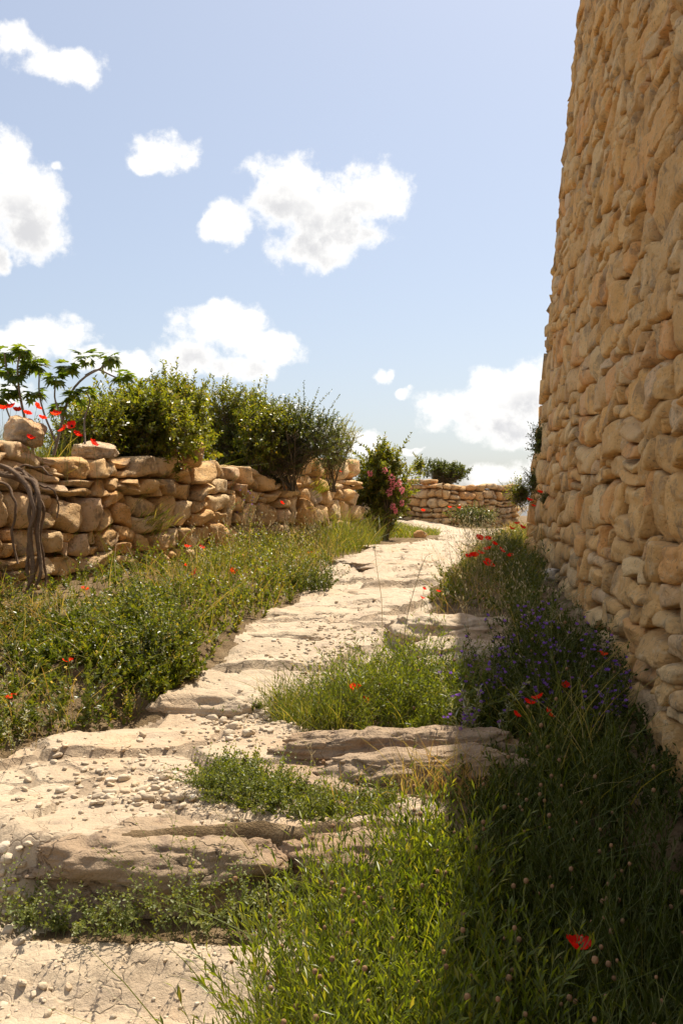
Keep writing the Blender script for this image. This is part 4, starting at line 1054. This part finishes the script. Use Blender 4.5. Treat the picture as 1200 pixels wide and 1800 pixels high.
for (px, py, d, lb) in [(330, 962, 9.6, 'red poppy against the low wall, left of a pair'), (355, 963, 9.6, 'red poppy against the low wall, right of a pair'), (430, 978, 10.0, 'red poppy in the grass under the boulder wall'), (495, 885, 11.8, 'orange-red poppy high against the low wall'),
                        (328, 998, 9.0, 'small red poppy in the grass below the wall pair'), (304, 1056, 7.9, 'bright red poppy in the middle of the left bank'), (289, 1110, 6.9, 'larger red poppy just above the corner bush'), (228, 1079, 7.2, 'half-hidden red poppy in the left bank weeds'),
                        (545, 973, 11.0, 'small poppy at the path edge of the tall grass'), (285, 1170, 6.2, 'small red poppy low in the corner bush'), (22, 1340, 5.2, 'fallen red poppy at the pebbly left edge of the path'), (340, 1025, 8.6, 'small orange poppy behind the bright one on the left bank'),
                        (70, 1120, 6.6, 'red poppy at the left edge of the bank weeds'), (150, 1050, 7.6, 'red poppy close under the left part of the low wall'), (410, 1040, 8.6, 'red poppy near the middle of the bank grass'), (470, 1010, 9.6, 'red poppy beside the tall grass near the path'), (200, 1180, 5.9, 'red poppy on top of the corner bush'), (120, 1215, 5.6, 'red poppy low on the front of the left bank')]:
    poppy(P3(px, py, d), (.046 if 'larger' in lb or 'bright' in lb else .040), lb)
G2 = 'poppies beside the upper path'
for (px, py, d) in [(842, 946, 8.8), (857, 949, 8.9), (868, 957, 9.0), (857, 966, 8.8), (832, 978, 8.4), (823, 979, 8.4), (844, 973, 8.5), (857, 988, 8.4), (863, 995, 8.4), (852, 992, 8.3), (896, 978, 8.8), (880, 968, 8.8)]:
    poppy(P3(px, py, d), .040, 'red poppy in the sunlit cluster beside the upper path', G2)
for (px, py, d, lb) in [(948, 866, 10.4, 'topmost red poppy against the tall wall'), (930, 880, 10.2, 'red poppy turned sideways near the tall wall'), (937, 890, 10.2, 'red poppy just below the sideways one'), (908, 921, 9.6, 'orange poppy above the sunlit cluster'), (899, 930, 9.6, 'pale orange poppy above the sunlit cluster'), (917, 928, 9.6, 'dark red poppy in the shade edge above the cluster'),
                        (745, 1036, 7.6, 'tiny orange poppy at the right edge of the path'), (770, 1040, 7.7, 'second tiny orange poppy at the right edge of the path'), (742, 1052, 7.4, 'tiny red poppy low at the right edge of the path'),
                        (1058, 1152, 5.3, 'red poppy against the tall wall among purple spikes'), (992, 1206, 5.0, 'small dark poppy deep in the purple flowers'),
                        (930, 1237, 4.6, 'wide red poppy in the shade, left of three'), (946, 1228, 4.7, 'red poppy behind the wide one in the shade'), (964, 1256, 4.5, 'drooping red poppy in the shade, right of three'), (907, 1258, 4.5, 'tiny red poppy bud below the wide one'),
                        (625, 1211, 5.2, 'orange poppy on the round green clump'), (642, 1233, 5.1, 'small orange poppy low on the round green clump'), (790, 892, 22, 'left poppy below the far wall'), (806, 893, 22, 'right poppy below the far wall'), (743, 898, 21, 'poppy at the foot of the far wall corner')]:
    poppy(P3(px, py, d), (.055 if d > 20 else .036) if 'tiny' not in lb and 'small' not in lb else .024, lb)
poppy(P3(1016, 1668, 2.62), .040, 'single big red poppy at the bottom in deep shade', face=(.12, .05), cup=1.5)

def bugloss(x, y, h, label, n=5, mat=M_BUGLEAF_SHADE, dens=1.0):
    z = hz(x, y); b = np.column_stack([x + rng.normal(0, .05, n), y + rng.normal(0, .05, n), np.full(n, z - .01)])
    lg, sg, fg = Geo(), Geo(), Geo()
    hh = rng.uniform(.75, 1.08, n) * h; P = curves(b, rdir(n, .2), hh, rng.normal(0, .12, (n, 3)), 9); tubes(sg, P, .003, .0015, 4)
    leaves_on(lg, P, 26, .08, .97, .05, .0055, (.7, 1.2))
    m = 16
    for k in range(m):       # short curled side sprays, each with a few bells
        t = .25 + .73 * k / m; i = np.full(n, min(7, int(t * 8))); p0 = P[np.arange(n), i] + (P[np.arange(n), i + 1] - P[np.arange(n), i]) * ((t * 8) % 1)
        az = GA * k + rng.uniform(0, 6.28, n); d = norm(np.column_stack([np.cos(az), np.sin(az), np.full(n, .45)]))
        ln = rng.uniform(.03, .075, n) * (1.2 - t * .7); P2 = curves(p0, d, ln, np.tile([0, 0, -.25], (n, 1)), 4); tubes(sg, P2, .0014, .001, 3)
        leaves_on(lg, P2, 5, .2, .95, .018, .0028, (.6, 1.2))
        for q in range(2):
            sel = rng.random(n) < .26 * dens
            pp = P2[sel, 3 - q]
            if not len(pp): continue
            for a in range(4):
                az2 = a * 1.57 + rng.uniform(0, 1, len(pp)); dd = norm(np.column_stack([np.cos(az2) * .6, np.sin(az2) * .6, np.full(len(pp), .8)]) + d[sel] * .4)
                leaf_faces(fg, pp, dd, norm(rng.normal(size=(len(pp), 3))), rng.uniform(.012, .018, len(pp)), rng.uniform(.005, .0075, len(pp)), shape=.7)
    return plant('bugloss', label, 'flower', (x, y, z), [('foliage', lg, mat), ('stems', sg, M_STEM), ('blossoms', fg, M_PURPLE)], 'purple bugloss plants')
bug = [(1.30, 5.5, .60, 'tallest purple bugloss against the tall wall'), (1.40, 5.05, .36, 'purple bugloss bending along the tall wall'), (1.16, 5.35, .54, 'purple bugloss just left of the tallest one'), (1.24, 4.8, .34, 'purple bugloss low against the wall stones'), (1.02, 4.9, .42, 'shaded purple bugloss among the red poppies'),
       (.98, 5.5, .5, 'shaded purple bugloss behind the red poppies'), (.68, 5.0, .46, 'purple bugloss at the edge of the wall shadow'), (.62, 4.62, .42, 'sunlit silvery bugloss beside the grooved rocks'), (1.12, 5.9, .46, 'purple bugloss in shade beside the cream outcrops')]
for (x, y, h, lb) in bug: bugloss(x, y, h, lb, 6, M_SILVER if 'silvery' in lb else M_BUGLEAF_SHADE)
for (px, d, h, lb) in ((392, 11.55, .66, 'left of the pale silvery flower spikes above the low wall'), (420, 11.8, .72, 'right of the pale silvery flower spikes above the low wall')):
    x = (px - 600) / F * d; o = bugloss(x, d, h, lb, 10, M_SILVER, .5)
    o['group'] = 'silvery spikes above the low wall'

# ------------------------------------------------------------------ shrubs and trees
def shrub(name, label, c, rad, base, n_br, n_tw, n_lf, L, W, mat, cat='shrub', shoots=6, seed=0, group=None, wob=.35, lens=1.0):
    r = np.random.default_rng(seed); c = np.asarray(c, float); rad = np.asarray(rad, float); base = np.asarray(base, float)
    bg, lg = Geo(), Geo()
    # main limbs from the base to points in the crown
    v = norm(r.normal(size=(n_br, 3)) + np.array([0, 0, .35])); tip = c + v * rad * r.uniform(.45, .8, (n_br, 1))
    b = base + r.normal(0, .05, (n_br, 3)) * np.array([1, 1, 0]); dv = tip - b; Ln = np.linalg.norm(dv, axis=1); d = dv / Ln[:, None]
    sag = r.normal(0, .18, (n_br, 3)); P = curves(b, d - sag, Ln, sag, 7); tubes(bg, P, .012 * rad[2] / .5, .004, 5)
    # twigs
    i = r.integers(0, n_br, n_tw); j = r.integers(3, 7, n_tw); p = P[i, j] + r.normal(0, .04, (n_tw, 3))
    v = norm(r.normal(size=(n_tw, 3)) + np.array([0, 0, .2])); rr = r.uniform(.55, 1.0, (n_tw, 1)) ** .5
    f = 1 + wob * fbm(v * 1.7 + seed, 3, 500)[:, None]
    ks = 9; sv = norm(r.normal(size=(ks, 3)) + np.array([0, 0, .15])); sub = c + sv * rad * r.uniform(.40, .78, (ks, 1)); si = r.integers(0, ks, n_tw)
    tgt = sub[si] + v * rad * (.36 + .22 * r.random((ks, 1)))[si] * rr * f
    dv = tgt - p; Lt = np.linalg.norm(dv, axis=1); dm = dv / np.maximum(Lt, .01)[:, None]
    sg2 = r.normal(0, .15, (n_tw, 3)); T = curves(p, dm - sg2, Lt, sg2, 4); tubes(bg, T, .004, .0015, 3)
    # leafy last stretch: twig end plus a small upturned shoot
    v2 = norm(v + r.normal(0, .6, (n_tw, 3)) + np.array([0, 0, .5])); S = curves(tgt - dm * .06, v2, r.uniform(.10, .22, n_tw) * lens, np.tile([0, 0, .15], (n_tw, 1)), 3)
    tubes(bg, S, .0018, .001, 3); leaves_on(lg, S, n_lf, .0, 1, L, W, (.6, 1.25), up=.1, simple=True)
    leaves_on(lg, T[:, 1:], n_lf // 2, .1, 1, L, W, (.6, 1.3), up=.1, simple=True)
    if shoots:
        v = norm(np.column_stack([r.normal(0, .7, (shoots, 2)), np.ones(shoots)])); p = c + v * rad * .75
        S = curves(p, norm(v + r.normal(0, .25, (shoots, 3))), r.uniform(.25, .75, shoots) * rad[2] * 1.2, r.normal(0, .15, (shoots, 3)), 7); tubes(bg, S, .003, .001, 3); leaves_on(lg, S, n_lf * 2, .1, 1, L, W, (.6, 1.2), simple=True)
    return plant(name, label, cat, base, [('crown', lg, mat), ('branches', bg, M_TWIG)], group)

def terr(px, d): return np.array([(px - 600) / F * d, d, 1.82])
shrub('leafy_shrub', 'broad bright green shrub behind the low wall, left of the silvery spikes', P3(250, 765, 10.2), (.62, .45, .46), terr(250, 10.2), 17, 560, 15, .066, .017, M_SHRUB, seed=2, shoots=24)
shrub('leafy_shrub', 'green shrub rising behind the square boulder', P3(300, 755, 11.6), (.56, .45, .52), terr(300, 11.6), 15, 520, 15, .062, .018, M_SHRUB, seed=3, shoots=20)
shrub('leafy_shrub', 'olive green shrub in the gap behind the silvery spikes', P3(430, 775, 13.2), (.75, .5, .54), terr(430, 13.2), 16, 560, 14, .055, .014, M_SHRUB, seed=5, shoots=16)
shrub('dark_shrub', 'dark small-leaved shrub overhanging the middle of the low wall', P3(515, 785, 12.6), (.62, .5, .50), terr(515, 12.6), 18, 640, 18, .038, .010, M_DARKSHRUB, seed=7, shoots=26)
shrub('dark_shrub', 'thin twiggy grey-green shrub at the right of the dark one', P3(588, 790, 13.4), (.30, .28, .36), terr(588, 13.4), 10, 220, 14, .03, .009, M_SILVER, seed=9, shoots=8)
shrub('leafy_shrub', 'wide green shrub filling the row behind the flat cap stone', P3(195, 775, 11.2), (.60, .42, .44), terr(195, 11.2), 14, 460, 14, .060, .015, M_SHRUB, seed=31, shoots=20)
shrub('leafy_shrub', 'green shrub between the boulder shrub and the dark shrub', P3(395, 762, 13.0), (.70, .42, .52), terr(395, 13.0), 14, 480, 14, .050, .013, M_SHRUB, seed=33, shoots=18)
shrub('leafy_shrub', 'loose light green shrub just left of the dark small-leaved one', P3(455, 772, 12.4), (.40, .36, .42), terr(455, 12.4), 12, 330, 14, .055, .015, M_SHRUB, seed=35, shoots=14)
shrub('leafy_shrub', 'low leafy shrub behind the poppies at the left edge', P3(150, 770, 9.6), (.40, .3, .34), terr(150, 9.6), 12, 300, 14, .05, .013, M_SHRUB, seed=11, shoots=5)
shrub('flowering_shrub', 'tall leafy shrub with pink flowers at the end of the low wall', P3(672, 858, 16.2), (.46, .40, .78), terr(672, 16.2) - np.array([0, 0, .85]), 14, 520, 14, .07, .020, M_SHRUB, seed=13, shoots=10)
shrub('far_shrub', 'slim dark shoot beside the far wall corner', P3(737, 822, 25), (.10, .1, .28), P3(737, 850, 25), 4, 30, 10, .07, .02, M_SHRUB, seed=15, shoots=1)
shrub('far_tree', 'rounded dark olive tree behind the far wall', P3(778, 834, 34), (.98, .8, .42), P3(778, 862, 34), 14, 520, 18, .07, .02, M_DARKSHRUB, 'tree', seed=17, shoots=0, wob=.25)
shrub('dark_bush', 'dark low bush at the foot of the far wall', P3(830, 910, 22), (.62, .4, .16), P3(830, 924, 22), 10, 260, 14, .05, .015, M_DARKSHRUB, 'bush', seed=19, shoots=0)
shrub('wall_plant', 'dark bushy plant rooted high in the tall wall near its end', P3(948, 785, 11.6), (.06, .11, .15), P3(955, 800, 11.8), 6, 90, 12, .04, .009, M_DARKSHRUB, 'plant', seed=21, shoots=0)
shrub('wall_plant', 'small plant hanging on the tall wall below the bushy one', P3(938, 850, 11.7), (.06, .10, .18), P3(948, 850, 11.9), 5, 60, 12, .035, .007, M_DARKSHRUB, 'plant', seed=23, shoots=0)
shrub('wall_plant', 'little tuft on the tall wall beside the topmost poppy', P3(958, 880, 10.6), (.05, .08, .10), P3(965, 880, 10.8), 4, 40, 10, .03, .006, M_DARKSHRUB, 'plant', seed=25, shoots=0)
shrub('bank_shrub', 'green bush above the oats where the tall wall ends', P3(915, 872, 11.8), (.12, .15, .12), P3(915, 900, 11.8), 6, 90, 12, .04, .009, M_SHRUB, 'bush', seed=27, shoots=0)

# pink flower heads of the flowering shrub: countable sprays
fs = bpy.data.objects.get('flowering_shrub')
for (px, py, sz) in [(688, 840, .06), (690, 852, .055), (684, 866, .05), (700, 850, .05), (706, 862, .04), (676, 826, .045), (650, 832, .035), (690, 890, .04), (706, 884, .035), (695, 898, .03)]:
    c = P3(px, py, 15.75); n = 60; v = norm(rng.normal(size=(n, 3))); g = Geo()
    leaf_faces(g, c + v * sz * rng.uniform(.3, 1, (n, 1)) * np.array([.8, .8, 1.1]), v, norm(rng.normal(size=(n, 3))), np.full(n, .028), np.full(n, .009), shape=.65)
    g.obj('blossom', M_PINK, fs, np.array(fs.location))

# the fig: bare bent branches with rosettes of big lobed leaves
def fig():
    base = P3(95, 820, 8.6); base[2] = 1.8; root = empty('fig_tree', base); tag(root, 'fig branches with rosettes of large leaves at the left edge', 'tree')
    def lobed(g, p, d, nm, L):
        """a five-lobed leaf as a fan"""
        s = norm(np.cross(d, nm)); up = np.cross(s, d); pts = [(0, 0)]
        for a, r in ((-1.9, .42), (-1.25, .80), (-.85, .48), (-.55, .95), (-.28, .58), (0, 1.15), (.28, .58), (.55, .95), (.85, .48), (1.25, .80), (1.9, .42)): pts.append((r * math.sin(a), r * math.cos(a)))
        V = [p + (s * q[0] * .62 + d * (q[1] * .62 + .1) - up * .22 * (q[0] ** 2 + q[1] ** 2) * .6) * L for q in pts]
        g.add(np.array(V), tris=[(0, k, k + 1) for k in range(1, 11)])
    bg = Geo()
    limbs = [[(95, 800), (110, 740), (122, 690), (150, 660), (185, 645), (195, 628)], [(150, 660), (172, 648), (200, 662), (216, 668)], [(60, 800), (45, 740), (34, 690), (30, 640), (40, 615)], [(34, 690), (12, 650), (8, 620)], [(100, 780), (78, 730), (68, 690), (70, 655), (66, 640)], [(110, 740), (96, 700), (98, 668)], [(150, 780), (148, 735), (160, 705), (152, 690)], [(60, 790), (20, 740), (5, 700)]]
    tips = [(195, 630), (152, 632), (118, 648), (218, 664), (40, 618), (14, 625), (8, 655), (66, 645), (98, 668), (30, 660), (50, 640), (152, 692), (20, 690), (5, 700), (60, 695), (130, 700), (105, 720)]
    for k, lm in enumerate(limbs):
        P = np.array([P3(a, b, 8.5 + .1 * math.sin(k + i * .8)) for i, (a, b) in enumerate(lm)])
        t = np.linspace(0, 1, len(P)); tt = np.linspace(0, 1, 16); P = np.stack([np.interp(tt, t, P[:, q]) for q in range(3)], -1)
        P[1:-1] = (P[:-2] + P[1:-1] * 2 + P[2:]) / 4; P[1:-1] = (P[:-2] + P[1:-1] * 2 + P[2:]) / 4
        tubes(bg, P[None], .014 if k in (0, 2) else .009, .006, 6)
    bg.obj('branches', M_BARK, root, base)
    for k, (px, py) in enumerate(tips):
        g = Geo(); p = P3(px, py, 8.5 + .08 * math.sin(k * 1.3))
        for q in range(17):
            az = GA * q + k; el = random.uniform(-.7, .8); d = np.array([math.cos(az) * math.cos(el), math.sin(az) * math.cos(el), math.sin(el)])
            pp = p + d * random.uniform(.02, .06) + np.array([0, 0, .02]); dd = norm(d + np.array([0, 0, -.35])); nm = norm(np.array([0, 0, 1.]) + d * .4 + rng.normal(0, .3, 3))
            lobed(g, pp, dd, nm, random.uniform(.10, .16))
        g.obj('leaf_cluster', M_FIG, root, base)
fig()

# grass on the terrace above the wall, and on top of the far wall
TG = [(-3.6, 7.8), (-2.65, 7.85), (-1.9, 9.9), (-2.0, 10.4), (-3.0, 10.4), (-4.2, 9)]
grass_stuff('terrace_grass', 'feathery green grass around the poppies above the low wall', [(TG, 3600)], (.25, .62), .0028, M_GRASS, .2, .3)
clump('terrace_weeds', 'fine green weeds among the poppies above the low wall', TG, 260, (.25, .5), 18, .04, .004, M_WEED, 'weeds', kind='stuff')
grass_stuff('terrace_edge_grass', 'short dry grass along the top of the low wall', [([tuple(LW_A - LW_N * .3), tuple(LW_B - LW_N * .3), tuple(LW_B - LW_N * .75), tuple(LW_A - LW_N * .75)], 1100)], (.08, .25), .0024, M_DRY)
grass_stuff('far_grass', 'dry and green grass on the slopes below the far wall', [([(1.2, 16.5), (1.9, 19), (2.4, 24), (1.6, 27), (.4, 22), (.5, 16.8)], 3600), ([(2.6, 20), (5.2, 22), (5.4, 26), (3.2, 25)], 1800), ([(3.0, 15), (4.0, 15), (5, 20), (3.6, 20)], 900)], (.08, .22), .006, M_GRASS, keep=False)
grass_stuff('far_wall_scrub', 'dry scrub growing behind the top of the far wall', [([(2.0, 30), (2.9, 27), (5.4, 30.5), (5.4, 34), (2, 34)], 2600)], (.6, 1.0), .010, M_DRY, .35)
# thicket in the deeper terrace so the sky does not show under the shrubs
grass_stuff('terrace_scrub', 'low green scrub under the terrace shrubs', [([(-2.6, 9.5), (-1.6, 10.4), (-.3, 13.6), (.1, 15.5), (-1.5, 15.5), (-3.5, 11)], 2600)], (.2, .5), .006, M_GRASS, .5)

# the twisted vine trunk hanging over the left end of the wall
def vine():
    base = P3(40, 1010, 7.2); root = empty('vine_trunk', base); tag(root, 'dry twisted vine trunk draped over the left end of the low wall', 'vine')
    runs = [([(-30, 815), (15, 824), (48, 850), (62, 890), (50, 940), (58, 1000), (50, 1040)], .026), ([(-30, 828), (20, 838), (58, 842), (72, 880), (64, 940), (74, 1000), (66, 1035)], .022),
            ([(-20, 822), (40, 845), (60, 866), (48, 905), (58, 950), (44, 1000), (54, 1030)], .020), ([(40, 830), (62, 858), (80, 900), (68, 950), (82, 1000), (78, 1035)], .016), ([(-10, 835), (30, 824), (66, 846), (56, 900), (70, 960), (60, 1020)], .018),
            ([(10, 828), (50, 836), (74, 866), (60, 920), (48, 970), (66, 1030)], .014), ([(-30, 845), (10, 850), (30, 880), (20, 930), (32, 990)], .015), ([(60, 850), (90, 858), (104, 880), (100, 910)], .010), ([(20, 830), (45, 815), (72, 822), (96, 836)], .011)]
    for k, (pts, r) in enumerate(runs):
        P = np.array([P3(a, b, 7.32 + .04 * k - (.10 if b > 850 else 0)) for (a, b) in pts]); t = np.linspace(0, 1, len(P)); tt = np.linspace(0, 1, 34)
        P = np.stack([np.interp(tt, t, P[:, q]) for q in range(3)], -1)
        for _ in range(3): P[1:-1] = (P[:-2] + P[1:-1] * 2 + P[2:]) / 4
        P += .012 * np.stack([vnoise(np.column_stack([tt * 9 + k * 7, tt * 0 + q, tt * 0]), 3) for q in range(3)], -1)
        g = Geo(); sides = 9; T = norm(np.gradient(P, axis=0)); A = norm(np.cross(T, np.array([0, 1., .01]))); B = np.cross(T, A); V = []
        for i in range(len(P)):
            for j in range(sides):
                a = j / sides * 6.283 + tt[i] * 5
                rr = r * .75 * (1 + .22 * math.sin(j * 2.1 + k) + .18 * float(vnoise(np.array([[tt[i] * 14 + k, j * .9, .2]]), 4)[0])) * (1 - .25 * tt[i])
                V.append(P[i] + rr * (A[i] * math.cos(a) + B[i] * math.sin(a)))
        Q = [(i * sides + j, i * sides + (j + 1) % sides, (i + 1) * sides + (j + 1) % sides, (i + 1) * sides + j) for i in range(len(P) - 1) for j in range(sides)]
        g.add(np.array(V), quads=Q); g.obj('vine_strand', M_VINE, root, base)
vine()

# tall dry stalks leaning over the path, and the pale seed head
def stalk(label, pts, d, r=.0022, head=None):
    P = np.array([P3(a, b, d + .02 * i) for i, (a, b) in enumerate(pts)]); t = np.linspace(0, 1, len(P)); tt = np.linspace(0, 1, 12)
    P = np.stack([np.interp(tt, t, P[:, q]) for q in range(3)], -1)
    for _ in range(2): P[1:-1] = (P[:-2] + P[1:-1] * 2 + P[2:]) / 4
    P[0, 2] = min(P[0, 2], hz(P[0, 0], P[0, 1])); root = empty('dry_stalk', P[0]); tag(root, label, 'stalk')
    g = Geo(); tubes(g, P[None], r, r * .6, 4); g.obj('stem', M_STRAW, root, P[0])
    g = Geo(); n = 14; v = norm(rng.normal(size=(n, 3)) + np.array([0, 0, .5])); q = P[rng.integers(5, 12, n)] + 0.0
    tw = curves(q, v, rng.uniform(.03, .08, n), rng.normal(0, .1, (n, 3)), 3); tubes(g, tw, r * .5, r * .3, 3); g.obj('twigs', M_STRAW, root, P[0])['kind'] = 'stuff'
    if head is not None:
        g = Geo(); n = 46; v = norm(rng.normal(size=(n, 3)) + np.array([0, 0, .4])); leaf_faces(g, np.repeat(P[-1:], n, 0), v, norm(rng.normal(size=(n, 3))), np.full(n, head), np.full(n, head * .25)); g.obj('flower_head', M_CREAMF, root, P[0])
stalk('thin dry stalk with a pale round flower head above the path', [(672, 1060), (662, 1000), (658, 962)], 7.2, .0022, .022)
stalk('dark branched dry stalk standing in front of the upper path', [(705, 1200), (712, 1090), (735, 1010), (748, 978)], 5.6, .0022)
stalk('bent grass stalk crossing the creeping plant', [(600, 1440), (560, 1360), (540, 1310), (520, 1285)], 4.1, .0016)
stalk('long bent stalk leaning from the green clump over the ledge', [(480, 1560), (430, 1480), (400, 1450), (372, 1420)], 3.5, .0016)

bpy.context.view_layer.update()
print('objects', len(bpy.data.objects))
